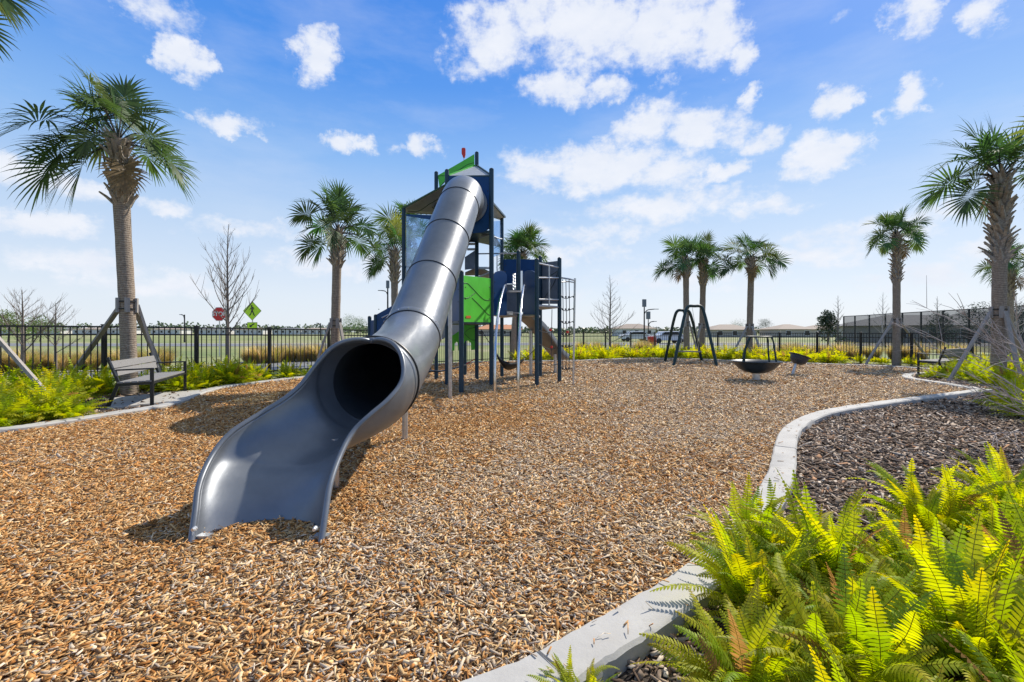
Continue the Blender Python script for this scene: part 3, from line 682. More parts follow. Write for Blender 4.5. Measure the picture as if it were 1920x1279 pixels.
for (p, q) in (((-1.28, 5.44, 0), .52), ((-1.46, 3.75, 0), .42)):
    MB().tube([(p[0], p[1], -.1), (p[0], p[1], q)], .034, 12).build('slide_leg', M['steel'], tube, smooth=True)
b = G(844, 747); MB().tube([(b.x, b.y, -.1), (b.x, b.y, 3.1)], .038, 12).build('slide_leg', M['steel'], tube, smooth=True)
for (x, y, z) in ((-1.93, 2.83, .09), (-1.19, 2.83, .09)):
    MB().tube([(x-.02, y-.03, z), (x-.02, y-.055, z)], [.016, .01], 10).build('bolt', M['steel'], tube); MB().box((x, y+.02, -.02), (.09, .05, .10)).build('foot_plate', M['steel'], tube)
MB().box((-1.30, 5.44, .525), (.34, .10, .03)).box((-1.30, 4.35, .435), (.30, .10, .03)).build('saddle', M['black'], tube)

# hammock and belt seat, hung between the tower posts
hm = thing('hammock', 'black rubber hammock hanging between the tower legs behind the arched poles', 'hammock', W(958, 685, 11.4))
hp = crom([W(930, 662, 11.3), W(938, 674, 11.35), W(950, 682, 11.4), (W(968, 682, 11.5)), W(984, 674, 11.6)], 6); m = MB(); vs = []
for i, p in enumerate(hp):
    t_ = i/(len(hp)-1); w = .10+.16*math.sin(math.pi*t_)
    for a in (-1, -.5, 0, .5, 1): vs.append(p+Vector((0, a*w, -.16*(1-a*a)*math.sin(math.pi*t_)+.03)))
m.add(vs, [(i*5+j, (i+1)*5+j, (i+1)*5+j+1, i*5+j+1) for i in range(len(hp)-1) for j in range(4)]); m.build('seat', M['black'], hm, smooth=True, solid=.015)
MB().tube([W(930, 662, 11.3), W(925, 655, 11.2), W(902, 618, 11.0)], .009, 6).build('rope', M['rope'], hm)
MB().tube([W(984, 674, 11.6), W(990, 668, 11.5), W(1005, 653, 10.9)], .009, 6).build('rope', M['rope'], hm)
sb = thing('belt_seat', 'flat black belt seat slung under the tower left of the green panel', 'swing seat', W(840, 690, 11.6))
m = MB(); bp = crom([W(806, 694, 11.3), W(825, 695, 11.4), W(850, 690, 11.8), W(874, 683, 12.4)], 5); vs = []
for i, p in enumerate(bp):
    for a in (-1, 1): vs.append(p+Vector((0, a*.13, 0)))
m.add(vs, [(2*i, 2*i+2, 2*i+3, 2*i+1) for i in range(len(bp)-1)]); m.build('seat', M['black'], sb, solid=.03)
MB().tube([W(874, 683, 12.4), W(894, 671, 12.2)], .011, 6).build('rope', M['red'], sb)

# ------------------------------------------------------------------ palms
def frond(mb, base, az_, el_, Lp, Lf, droop, rg, tint, wilt=0):
    d = Vector((math.sin(az_)*math.cos(el_), math.cos(az_)*math.cos(el_), math.sin(el_))); p = Vector(base); pts = [p.copy()]
    n = 7
    for i in range(n):
        d = (d+Vector((0, 0, -droop/n))).normalized(); p = p+d*(Lp/n); pts.append(p.copy())
    mb.tube(pts, [.017-.010*i/n for i in range(n+1)], 4, False, (.12*tint[0]+.03, .16*tint[1]+.02, .03))
    costa = [p.copy()]; cd = [d.copy()]; nc = 6
    for i in range(nc):
        d = (d+Vector((0, 0, -(droop*.9+.35)/nc))).normalized(); p = p+d*(Lf*.42/nc); costa.append(p.copy()); cd.append(d.copy())
    side = d.cross(Vector((0, 0, 1))); side = side.normalized() if side.length > .05 else Vector((1, 0, 0))
    tw = rg.uniform(-.9, .9); nl = rg.randrange(27, 35); A = math.radians(128)
    for k in range(nl):
        a = A*(2*k/(nl-1)-1)+rg.uniform(-.02, .02); f = 1-abs(a)/A
        ci = f*nc; i0 = min(int(ci), nc-1); st = costa[i0].lerp(costa[i0+1], ci-i0); dd = cd[i0]
        up = side.cross(dd).normalized()
        s2 = (side*math.cos(tw)+up*math.sin(tw)).normalized(); up2 = s2.cross(dd).normalized()
        ld = (dd*math.cos(a)+s2*math.sin(a)+up2*(.28*abs(math.sin(a))+rg.uniform(-.06, .06))).normalized()
        wd = ld.cross(up2); wd.normalize(); L = Lf*(.78+.12*math.cos(a))*rg.uniform(.88, 1.08)*(1-.15*f)
        segs = 5; q = st.copy(); ldr = ld.copy(); vs = []; dr = rg.uniform(.6, 2.2)+wilt
        for s in range(segs+1):
            t_ = s/segs; w = min(.5*L*t_*(2*A/nl)*1.25+.005, .026)*(1 if t_ < .45 else max(.06, (1-t_)/.55))
            vs += [q-wd*w, q+wd*w]
            ldr = (ldr+Vector((0, 0, -dr*(.06+.5*t_*t_)/segs*2.0))).normalized(); q = q+ldr*(L/segs)
        v_ = rg.uniform(.8, 1.2); c = (tint[0]*v_, tint[1]*v_, tint[2]*v_)
        mb.add(vs, [(2*j, 2*j+1, 2*j+3, 2*j+2) for j in range(segs)], c)
def palm(label, base, top, r, boot0, nf, seed, size=1.0, extra=(), yellow=0.0, lean=(0, 0), nboots=None, braces=(), belt=None, bias=None, topf=None):
    rg = random.Random(seed); base = Vector(base); root = thing('palm_tree', label, 'palm tree', base, 'cabbage palms around the playground')
    hgt = top[2]; tp = Vector(top)
    path = crom([base-Vector((0, 0, .1)), base+Vector((0, 0, hgt*.33))+(tp-base).to_2d().to_3d()*.2, base+Vector((0, 0, hgt*.66))+(tp-base).to_2d().to_3d()*.6, tp], 8)
    mb = MB(); rad = []
    for i, p in enumerate(path):
        z = p.z; k = 1+.18*math.exp(-z/.4); rad.append(r*k*(1+rg.uniform(-.03, .03))*(.96 if z < boot0 else 1.0))
    mb.tube(path, rad, 18); mb.build('trunk', M['trunk'], root, smooth=True)
    def at(z):
        for i in range(len(path)-1):
            if path[i+1].z >= z: return path[i].lerp(path[i+1], (z-path[i].z)/max(1e-5, path[i+1].z-path[i].z))
        return path[-1]
    bm_ = MB(); nb = nboots or int((hgt-boot0)*52); ga = 2.399
    for k in range(nb):
        t_ = k/nb; z = boot0+t_*(hgt-boot0); c = at(z); a = k*ga+rg.uniform(-.15, .15); o_ = Vector((math.cos(a), math.sin(a), 0)); tt = Vector((-o_.y, o_.x, 0))
        L = rg.uniform(.18, .32)*size; wd = r*rg.uniform(.34, .5); out_ = rg.uniform(.25, .55) if rg.random() < .75 else rg.uniform(.6, .9)
        s0 = c+o_*r*.86; dirn = (Vector((0, 0, 1))+o_*out_*1.15+tt*rg.uniform(-.6, .6)).normalized(); s1 = s0+dirn*L*.6; s2 = s0+dirn*L+o_*.03
        nrm = (o_-dirn*o_.dot(dirn)).normalized(); wv_ = dirn.cross(nrm)
        vs = []
        for q, w, th in ((s0-dirn*.03, wd, .05), (s1, wd*.6, .035), (s2, wd*.38, .022)):
            vs += [q-wv_*w, q+nrm*th*size, q+wv_*w, q-nrm*th*.5]
        fs = [(i*4+j, i*4+(j+1) % 4, (i+1)*4+(j+1) % 4, (i+1)*4+j) for i in range(2) for j in range(4)]+[(8, 9, 10, 11)]
        bm_.add(vs, fs)
    bm_.build('leaf_bases', M['boot'], root)
    cr = MB()
    for k in range(nf):
        t_ = (k+.5)/nf; a = k*ga+rg.uniform(-.3, .3)
        if bias is not None and rg.random() < .35: a = bias+rg.uniform(-.7, .7)
        e = math.radians(82-70*t_+rg.uniform(-8, 8)); y = rg.random() < yellow
        tint = (.11+rg.uniform(0, .04), .14+rg.uniform(0, .03), .035) if y else (.040+.03*rg.random(), .088+.035*rg.random(), .022+.01*rg.random())
        frond(cr, tp+Vector((0, 0, -.10*t_)), a, e, size*rg.uniform(.45, 1.0)*(.75+.5*t_), size*rg.uniform(.66, 1.0), .30+.55*t_, rg, tint)
    for (a, e, Lp, Lf, dr) in extra: frond(cr, tp+Vector((0, 0, -.12)), math.radians(a), math.radians(e), Lp, Lf, dr, rg, (.05, .095, .025), .3)
    if nboots is None and boot0 > 2 and seed % 2: frond(cr, tp+Vector((0, 0, -.2)), rg.uniform(0, 6.28), math.radians(-35), .5*size, .6*size, .9, rg, (.20, .14, .07), .8)
    cr.build('crown', M['palmleaf'], root)
    if belt:
        c = at(belt); MB().lathe(c, [(r*1.04, -.09), (r*1.12, -.085), (r*1.12, -.065), (r*1.04, -.06)], 16).lathe(c, [(r*1.04, .06), (r*1.12, .065), (r*1.12, .085), (r*1.04, .09)], 16).build('strap', M['black'], root)
        bb = MB()
        for k in range(5):
            a = k*2*math.pi/5+.4; bb.box(c+Vector((math.cos(a)*(r*1.12), math.sin(a)*(r*1.12), 0)), (.09, .04, .30), a+math.pi/2)
        bb.build('batten', M['wood'], root)
        for (gx, gy) in braces:
            e = Vector((gx, gy, -.03)); dirn = Vector((e.x-c.x, e.y-c.y, 0)).normalized()
            MB().beam(c+dirn*(r+.03)+Vector((0, 0, .02)), e, .095, .045).build('brace', M['wood'], root)
    return root
def gx(px, Y): return (px-960)/F*Y
def zt(py, Y): return H+(HY-py)/F*Y
palm('palm behind the near bench, crown blown left, one frond drooping right', (gx(243, 9.5), 9.5, -.03), (gx(222, 9.5), 9.5, zt(262, 9.5)), .145, zt(388, 9.5), 18, 3, 1.06,
     extra=((86, 12, 1.0, .72, .75), (95, 22, .95, .7, 1.0), (-85, 25, 1.2, 1.15, .5), (-95, 10, 1.25, 1.1, .8), (-75, 40, 1.1, 1.15, .5), (-100, -5, 1.0, 1.0, .8), (-80, 15, .8, 1.1, .9), (-60, 55, .9, 1.15, .4), (-20, 70, .8, 1.2, .3), (-30, 60, .9, 1.1, .3), (-110, 35, 1.2, 1.1, .6)), bias=math.radians(-80), belt=1.85,
     braces=((gx(113, 10.2), 10.2), (gx(312, 10.0), 10.0), (gx(318, 10.9), 10.9)))
palm('palm tree behind the fence line, left of the tube slide', (gx(628, 13.6), 13.6, -.03), (gx(633, 13.6), 13.6, zt(432, 13.6)), .135, zt(500, 13.6), 20, 8, .92,
     extra=((75, 22, 1.0, .55, 1.1), (-90, 5, .8, .7, .7)), belt=1.55, braces=((gx(585, 13.2), 13.2), (gx(655, 13.4), 13.4), (gx(640, 14.8), 14.8)))
palm('far palm tree half hidden behind the clear tower window', (gx(741, 19), 19, -.1), (gx(739, 19), 19, zt(470, 19)), .15, zt(530, 19), 20, 12, 1.0, extra=((-80, -10, .9, .8, .6), (-70, 10, .9, .8, .9)), yellow=.25)
palm('second far palm behind the tower, its crown above the left tower post', (gx(770, 22), 22, -.1), (gx(762, 22), 22, zt(430, 22)), .15, zt(500, 22), 20, 13, 1.1)
palm('palm tree showing between the tower top and the navy panels', (gx(962, 20.3), 20.3, -.03), (gx(980, 20.3), 20.3, zt(475, 20.3)), .16, zt(530, 20.3), 26, 17, .95)
palm('left palm of the close pair behind the swing frame', (gx(1287, 23.3), 23.3, -.03), (gx(1286, 23.3), 23.3, zt(487, 23.3)), .15, zt(520, 23.3), 16, 21, .98, extra=((-90, 5, 1.2, .8, .6), (-85, 20, 1.0, .8, .8)), belt=1.7, braces=((gx(1262, 23), 23), (gx(1310, 23.4), 23.4)))
palm('right palm of the close pair behind the swing frame', (gx(1316, 23.8), 23.8, -.03), (gx(1319, 23.8), 23.8, zt(487, 23.8)), .15, zt(535, 23.8), 18, 24, 1.02, extra=((20, -35, .5, .8, .9), (60, 50, 1.0, .7, .7)), belt=1.6, braces=((gx(1299, 23), 23), (gx(1340, 23.4), 23.4)))
palm('palm tree behind the round dish spinner with its crown spread wide', (gx(1405, 22.6), 22.6, -.03), (gx(1409, 22.6), 22.6, zt(483, 22.6)), .15, zt(512, 22.6), 18, 29, 1.02, extra=((-88, 0, 1.1, .9, .4), (-85, -8, 1.0, .8, .3), (75, 30, 1.1, .8, 1.1), (60, 55, 1.2, .8, .5), (80, 10, 1.0, .7, .9)), belt=1.55, braces=((gx(1368, 22), 22), (gx(1432, 21.5), 21.5)))
palm('slim palm tree standing at the back kerb left of the far bench', (gx(1681, 18.0), 18.0, -.03), (gx(1681, 18.0), 18.0, zt(440, 18.0)), .130, zt(530, 18.0), 22, 33, .80, extra=((-90, 0, .8, .7, .5),), belt=1.7, braces=((gx(1622, 18), 18), (gx(1748, 18.3), 18.3)))
palm('big palm tree at the right edge with its trunk armoured in old leaf bases', (gx(1872, 11.8), 11.8, -.03), (gx(1877, 11.8), 11.8, zt(325, 11.8)), .150, zt(495, 11.8), 19, 37, 1.05, extra=((-88, 18, 1.35, 1.0, .6), (-80, 30, 1.0, 1.0, .8), (-95, 5, .9, .9, .9), (-60, 60, .9, 1.0, .3), (-30, 75, .9, 1.0, .3)), belt=1.8, braces=((gx(1778, 12), 12), (gx(1940, 12), 12), (gx(1915, 11.2), 11.2)))
palm('yellow-green palm just outside the right edge, fronds hanging into view', (gx(2130, 7.2), 7.2, -.03), (gx(2100, 7.2), 7.2, zt(270, 7.2)), .15, zt(400, 7.2), 20, 41, .80, extra=((-92, 15, .6, .85, .5), (-80, 25, .5, .85, .6)), yellow=.95)
palm('small far palm half hidden behind the big right-hand trunk', (gx(1893, 20), 20, -.1), (gx(1892, 20), 20, zt(500, 20)), .15, zt(560, 20), 18, 45, .9, yellow=.2)
palm('palm out of frame at the top left, only frond tips showing', (gx(-90, 7.0), 7.0, -.03), (gx(-150, 7.0), 7.0, 7.0), .16, 5.6, 14, 49, .9, belt=1.75, braces=((G(118, 768).x, G(118, 768).y), (-9.3, 7.4)), extra=((80, 12, .75, .9, .45),))

# ------------------------------------------------------------------ ferns
def fern_mesh(name, seed, nfr, npair, Lmin, Lmax, pl, yel=.25, segs=2):
    rg = random.Random(seed); mb = MB()
    for k in range(nfr):
        t_ = k/nfr; a = k*2.399+rg.uniform(-.4, .4); e = math.radians(84-62*t_**1.1+rg.uniform(-10, 10)); L = rg.uniform(Lmin, Lmax)*(1-.15*t_)
        d = Vector((math.sin(a)*math.cos(e), math.cos(a)*math.cos(e), math.sin(e))); p = Vector((math.sin(a)*.05, math.cos(a)*.05, 0))
        yk = rg.random(); c0 = Vector((.31, .37, .018)); c1 = Vector((.50, .42, .02)); c2 = Vector((.18, .285, .018))
        c = c0.lerp(c1, min(1, yk/.6)*.45) if yk < yel*2 else c0.lerp(c2, rg.random()); tipy = rg.random() < yel
        if rg.random() < .015: c = Vector((.26, .15, .05)); tipy = False; e *= .4
        n = npair; cdr = rg.uniform(1.0, 2.7); pts = [p.copy()]; roll = rg.uniform(-.7, .7); wob = rg.uniform(0, 1.6/n); wp = rg.uniform(0, 6)
        for i in range(n+1):
            s = i/n; d = (d+Vector((wob*math.sin(s*5+wp), wob*math.cos(s*4+wp), -cdr*(.15+s*1.1)/n*.9))).normalized(); p = p+d*(L/n); pts.append(p.copy())
            if i < n*.16: continue
            side = d.cross(Vector((0, 0, 1))); side = side.normalized() if side.length > .02 else Vector((math.cos(a), -math.sin(a), 0))
            up = side.cross(d); side = side*math.cos(roll)+up*math.sin(roll); up = side.cross(d)
            pr = math.sin(math.pi*min(1, (s-.10)/.95)**.62)**.8 if s < 1 else .1
            l = pl*max(.12, pr)*rg.uniform(.9, 1.1); w = L/n*.40
            cs = c if not (tipy and s > .6) else c.lerp(Vector((.48, .36, .02)), (s-.6)*1.8)
            for sg in (-1, 1):
                dr = (side*sg*.95+d*.32+up*rg.uniform(-.05, .22)).normalized(); q = p.copy(); vs = []; dd = dr.copy()
                for j in range(segs+1):
                    u = j/segs; ww = w*((1, 1.0, .78, .10)[j] if segs == 3 else (1-.7*u))
                    vs += [q-d*ww, q+d*ww]; dd = (dd+Vector((0, 0, -.25))+d*.15).normalized(); q = q+dd*(l/segs)
                v_ = rg.uniform(.85, 1.15); mb.add(vs, [(2*j, 2*j+1, 2*j+3, 2*j+2) for j in range(segs)], tuple(x*v_ for x in cs))
        mb.tube(pts[::3]+[pts[-1]], .0014, 3, False, (.20, .17, .03))
    return mb
def mesh_of(mb, name):
    o = mb.build(name, M['fern']); me = o.data; bpy.data.objects.remove(o); return me
near = [mesh_of(fern_mesh('fern', 100+i, 84, 30, .30, .68, .056, .30, 3), 'fern') for i in range(4)]
mid = [mesh_of(fern_mesh('fern', 200+i, 44, 17, .38, .66, .064, .28, 1), 'fern') for i in range(4)]
far = [mesh_of(fern_mesh('fern', 300+i, 36, 9, .42, .66, .085, .45, 1), 'fern') for i in range(3)]
def fern(me, x, y, s, label, group, z=-.03):
    o = bpy.data.objects.new('fern', me); C.objects.link(o); o.location = (x, y, z); o.rotation_euler = (R_.uniform(-.08, .08), R_.uniform(-.08, .08), R_.uniform(0, 6.28)); o.scale = (s, s, s*R_.uniform(.9, 1.1))
    return tag(o, label, 'fern', group)
def zone(x, y, base):
    p = 960+F*x/max(y, .1)
    for lim, t_ in Z_:
        if p < lim: return base+' '+t_
Z_ = [(120, 'left of the leaning plank brace'), (215, 'between the leaning brace and the near bench'), (350, 'behind the near bench'), (470, 'just right of the near bench'), (640, 'between the near bench and the tube slide'), (860, 'hidden partly by the tube slide'), (1010, 'seen between the tower legs'), (1100, 'behind the climbing net'), (1240, 'between the climbing net and the swing frame'), (1345, 'behind the swing frame'), (1470, 'behind the dish spinner'), (9999, 'right of the cup spinner')]
fg = [(1.16, 2.15, .95, 'yellow-green fern in front, leaning over the concrete kerb where it bends'), (1.62, 2.30, .95, 'bushy fern behind the kerb-side fern in the foreground clump'), (.86, 1.62, .75, 'low fern beside the kerb near the bottom edge of the picture'),
      (1.22, 1.62, 1.0, 'bright fern at the bottom edge between the kerb and the corner'), (1.75, 1.72, 1.0, 'broad fern filling the lower right foreground'), (2.25, 1.95, .95, 'fern at the lower right edge below the lone upright clump'), (2.02, 1.35, .9, 'fern in the very bottom right corner'),
      (1.42, 2.62, .85, 'fern nearest the inner edge of the kerb, top left of the foreground mass'), (1.95, 2.05, .8, 'fern in the middle of the foreground mass among taller fronds'), (2.6, 2.3, .8, 'fern just below the tall separate clump at the right'), (1.42, 1.9, .75, 'short fern tucked behind the kerb-side fern at the bend'),
      (2.72, 2.92, 1.0, 'tall separate fern clump standing on dark mulch, upper right of the foreground ferns'), (3.25, 2.95, .85, 'smaller fern touching the right edge behind the tall clump'), (3.0, 2.25, .8, 'dark green fern at the right edge on the mulch'), (3.75, 3.45, .9, 'fern cut off by the right edge beside the bare shrub'),
      (.235, 1.58, .36, 'tiny fern sprig standing alone by the kerb at the bottom edge'), (1.0, 1.25, .75, 'fern right below the camera at the bottom edge'), (1.55, 1.2, .9, 'second fern right below the camera beside the corner one'), (2.12, 2.45, .7, 'small fern between the big foreground mass and the tall clump')]
for i, (x, y, s, l) in enumerate(fg): fern(near[i % 4], x, y, s*.92, l, 'ferns in the foreground bed')
pp_ = np.array(playpoly)
def dkerb(x, y): return np.sqrt(((pp_-np.array([x, y]))**2).sum(1)).min()
fp_ = np.array([(a.lerp(b, k/8).x, a.lerp(b, k/8).y) for a, b in zip(fposts, fposts[1:]) for k in range(8)])
def dfence(x, y): return np.sqrt(((fp_-np.array([x, y]))**2).sum(1)).min()
placed = []
def scatter(region, step, kmin, kmax, fmin, meshes, s0, s1, label, group, cap):
    x0, x1, y0, y1 = region; c = 0; y = y0
    while y < y1:
        x = x0
        while x < x1:
            a = x+R_.uniform(-.35, .35)*step; b = y+R_.uniform(-.35, .35)*step; x += step
            P1_ = np.array([[a, b]])
            if inpoly(P1_, playpoly)[0] or not inpoly(P1_, bedp)[0]: continue
            k = dkerb(a, b)
            if not (kmin < k < kmax) or dfence(a, b) < fmin or c >= cap: continue
            if abs(a) > 1.25*b+.6 or a*F/b > 610: continue
            if any((a-q[0])**2+(b-q[1])**2 < q[2]**2 for q in keep): continue
            fern(meshes[R_.randrange(len(meshes))], a, b, R_.uniform(s0, s1), zone(a, b, label), group); c += 1
        y += step
    return c
keep = [(-7.75, 7.0, .55), (-8.0, 6.4, .45), (gx(243, 9.5), 9.5, .45), (-6.9, 8.1, .95), (-7.4, 9.0, .9)]
c1 = scatter((-12.5, -5.2, 4.5, 15.2), (.40), .36, 3.2, .22, mid, .95, 1.25, 'fern in the left fence bed', 'ferns in the left bed', 130)
c2 = scatter((-5.2, 14.0, 13.5, 26), .50, .34, 2.3, .25, far, .9, 1.2, 'yellow-green fern of the back bed', 'ferns in the back bed', 150)
for (x, y) in ((1610, 683), (1640, 684), (1655, 685), (1712, 688), (1725, 690), (1702, 687)):
    g = G(x, y-3); fern(far[R_.randrange(3)], g.x, g.y, .7, 'small scattered fern near the far bench by the back kerb', 'small ferns by the far bench')
# bed inside the kerb spur on the right
for (x, y, s) in [(1748,708,.9),(1775,709,.9),(1800,712,1),(1830,716,1),(1860,714,1),(1765,703,.9),(1790,705,1),(1815,706,1),(1845,708,1),(1875,708,1),(1900,712,1),(1925,716,1),(1858,722,.9),(1885,724,.9),(1780,699,.8),(1830,702,1),(1870,703,1),(1910,704,1),(1940,708,1)]:
    g = G(x, y); fern(mid[R_.randrange(4)], g.x, g.y, s*(.85 if x < 1795 else 1.2), ('bright fern inside the kerb spur beside the far bench' if x < 1795 else 'bright fern inside the kerb spur around the big palm trunk' if y < 710 else 'bright fern at the front of the kerb spur right of the far bench'), 'ferns inside the kerb spur')
for (x, y, s) in [(1905,775,1),(1940,770,1.1),(1930,745,1.1),(1965,790,1.1),(1908,748,.9)]:
    g = G(x, y); fern(mid[R_.randrange(4)], g.x, g.y, s*1.05, 'fern at the right edge where the two kerbs meet', 'ferns at the right edge')
c3 = scatter((-8.5, -3.4, 9.6, 17.5), .36, .28, 1.3, .12, mid, .8, 1.05, 'fern in the left fence bed', 'ferns in the left bed', 60)
print('ferns', c1, c2, c3)

# ------------------------------------------------------------------ benches
def bench(label, ax, bx_, cx_, seed=0):
    # ax: near front foot, bx_: far front foot, cx_: direction of the back
    a = Vector(ax); b = Vector(bx_); d = (b-a); L = d.length; d.normalize(); n_ = Vector((-d.y, d.x, 0)) if Vector((-d.y, d.x, 0)).dot(Vector(cx_)) > 0 else Vector((d.y, -d.x, 0))
    r = thing('park_bench', label, 'bench', a)
    up = Vector((0, 0, 1))
    for q in (a, b):
        MB().beam(q, q+up*.66, .055, .03, d).build('leg', M['black'], r, bevel=.003)
        MB().beam(q+n_*.62, q+n_*.46+up*.44, .055, .03, d).build('leg', M['black'], r, bevel=.003)
        MB().beam(q+up*.655-n_*.02, q+n_*.52+up*.64, .055, .025, up).build('armrest', M['black'], r, bevel=.003)
        MB().beam(q+n_*.0+up*.40, q+n_*.50+up*.385, .03, .045, up).build('seat_frame', M['black'], r, bevel=.003)
        MB().beam(q+n_*.46+up*.40, q+n_*.62+up*.86, .045, .03, d).build('back_frame', M['black'], r, bevel=.003)
    s_ = MB()
    for k in range(5): c = n_*(.045+.098*k)+up*(.437-.003*k); s_.beam(a+c-d*.03, b+c+d*.03, .085, .028)
    s_.build('seat', M['slat'], r, bevel=.004)
    s_ = MB(); bd = (n_*.16+up*.46).normalized(); bn = bd.cross(d).normalized()
    for k in range(2): c = n_*.50+up*.53+bd*(.075+.14*k)-n_*.02; s_.beam(a+c-d*.03, b+c+d*.03, .128, .028, bn)
    s_.build('backrest', M['slat'], r, bevel=.004)
    MB().beam(a+up*.40, b+up*.40, .04, .03).beam(a+n_*.49+up*.385, b+n_*.49+up*.385, .04, .03).build('seat_rail', M['black'], r)
    return r
bench('grey slatted bench with black metal frame on the slab by the left kerb', G(285, 761), G(347, 735), (-1, 0, 0))
e1 = G(1722, 701); bench('grey slatted bench with black frame half hidden by ferns inside the kerb spur', (gx(1722, 13.6), 13.6, 0), (gx(1775, 14.6), 14.6, 0), (1, -.3, 0))

# ------------------------------------------------------------------ swing frame, dish spinners
sw = thing('swing_frame', 'dark green steel swing frame of two leaning hoops with a plank seat', 'swing', G(1300, 688))
M['dgreen'] = simple('dark_green_paint', (.022, .045, .045), .45, 0, .2, 5, spec=.25)
def hoop(lx, rx, py, ty, ltx, rtx, Yt):
    l = G(lx, py); r = G(rx, py); tl = W(ltx, ty+7, Yt); tr = W(rtx, ty+7, Yt)
    pts = [l-Vector((0, 0, .1)), l.lerp(tl, .5), l.lerp(tl, .9), W(ltx+4, ty+1.5, Yt), W((ltx+rtx)/2, ty, Yt), W(rtx-4, ty+1.5, Yt), r.lerp(tr, .9), r.lerp(tr, .5), r-Vector((0, 0, .1))]
    MB().tube(crom(pts, 6), .058, 14).build('hoop', M['dgreen'], sw, smooth=True)
hoop(1262, 1345, 687.5, 574, 1286, 1319, 17.9); hoop(1246, 1317, 678.5, 582, 1266, 1295, 18.6)
MB().tube([W(1288, 583, 17.9), W(1282, 585, 18.6)], .045, 12).build('top_beam', M['dgreen'], sw, smooth=True)
st = MB().beam(W(1270, 659, 18.0), W(1314, 659.5, 18.0), .22, .05).build('seat', M['slat'], sw, bevel=.01)
MB().tube([W(1274, 659, 18), W(1290, 577, 17.9)], .008, 6).tube([W(1311, 659, 18), W(1298, 577, 17.9)], .008, 6).build('rope', M['steel'], sw)
dish = thing('dish_spinner', 'large dark blue bowl spinner on a short steel post with a hoop handrail', 'spinner', G(1418, 714))
c = G(1418, 714); ri = .60; zr = .52
MB().tube([c-Vector((0, 0, .1)), c+Vector((0, 0, .26))], [.105, .095], 20).build('post', M['steel'], dish, smooth=True)
M['bowl'] = simple('bowl_plastic', (.020, .035, .055), .4, 0, .15, 4)
prof = [(0, .20), (.16, .205), (.28, .235), (.38, .29), (.47, .37), (.53, .45), (.57, .49), (ri, .505), (ri+.01, .52), (ri, .53), (.58, .52), (.52, .475), (.45, .40), (.36, .32), (.27, .27), (.14, .24), (0, .235)]
MB().lathe(c, prof, 48).build('bowl', M['bowl'], dish, smooth=True)
hr = MB().ring(c+Vector((.06, 0, 1.165)), (0, 0, 1), .30, .022, 40, 8); hd = dish
for a in (200, 330, 20, 100):
    a_ = math.radians(a); q = Vector((math.cos(a_), math.sin(a_), 0))
    hr.tube(crom([c+Vector((.06, 0, 1.165))+q*.30, c+Vector((.04, 0, 1.02))+q*.36, c+Vector((0, 0, .75))+q*.43, c+Vector((0, 0, .42))+q*.47], 5), .022, 8)
hr.build('handrail', M['dgreen'], dish, smooth=True)
cup = thing('cup_spinner', 'small tilted dark cup spinner on a leaning steel post', 'spinner', G(1485, 703))
c = G(1485, 703); ax = Vector((.32, -.05, .95)).normalized(); q = ax.to_track_quat('Z', 'Y').to_matrix()
MB().tube([c-Vector((0, 0, .1)), c+Vector((.06, 0, .14)), c+Vector((.15, 0, .40))], [.05, .045, .04], 14).build('post', M['steel'], cup, smooth=True)
MB().lathe(c+Vector((.14, 0, .30)), [(0, .02), (.12, .03), (.20, .10), (.235, .19), (.25, .27), (.30, .285), (.30, .30), (.24, .295), (.21, .2), (.1, .08), (0, .06)], 32, Matrix.Rotation(math.radians(20), 3, 'Y')).build('bowl', M['bowl'], cup, smooth=True)

# ------------------------------------------------------------------ bare trees
def bare(name, label, base, h, nb, spread, seed, r0=.05, ang=48, start=.18, fine=7, mat=None, group=None, curve=.35, cat='bare tree'):
    rg = random.Random(seed); base = Vector(base); root = thing(name, label, cat, base, group)
    tr = MB(); pts = [base+Vector((rg.uniform(-.02, .02)*h*.3*i/6, rg.uniform(-.02, .02)*h*.3, h*i/6-.1*(i == 0))) for i in range(7)]; pts[0] = base-Vector((0, 0, .1)); path = crom(pts, 3)
    tr.tube(path, [r0*(1-.9*i/(len(path)-1)) for i in range(len(path))], 6); tr.build('trunk', mat or M['bark'], root, smooth=True)
    br_ = MB()
    for k in range(nb):
        t_ = start+(1-start)*((k+.5)/nb)**.9*.95; p = base+Vector((0, 0, h*t_)); i = int(t_*(len(path)-1)); p.x = path[i].x; p.y = path[i].y
        a = k*2.4+rg.uniform(-.4, .4); L = spread*(1.06-t_)*rg.uniform(.75, 1.15); e = math.radians(90-ang+rg.uniform(-10, 10))
        d = Vector((math.cos(a)*math.cos(e), math.sin(a)*math.cos(e), math.sin(e))); q = p.copy(); ps = [q.copy()]
        for s in range(6):
            d = (d+Vector((rg.uniform(-.09, .09), rg.uniform(-.09, .09), curve/6))).normalized(); q = q+d*L/6; ps.append(q.copy())
        rb = r0*.36*(1.1-t_); br_.tube(ps, [rb*(1-.8*j/6) for j in range(7)], 4, False)
        for f_ in range(fine):
            j = rg.randrange(1, 6); b2 = ps[j]; d2 = (ps[j+1]-ps[j]).normalized()+Vector((rg.uniform(-.8, .8), rg.uniform(-.8, .8), rg.uniform(-.1, .7))); d2.normalize(); l2 = L*rg.uniform(.15, .38)
            m2 = b2+d2*l2*.5+Vector((0, 0, .04*l2)); br_.tube([b2, m2, m2+(d2+Vector((0, 0, .25))).normalized()*l2*.5], [rb*.35, rb*.26, rb*.15], 3, False)
    br_.build('branches', mat or M['bark'], root); return root
bare('bare_tree', 'tall leafless sapling behind the stop sign', (gx(427, 19), 19, -.12), zt(415, 19), 40, 3.1, 61, .08, 42, .2, 9, curve=.6)
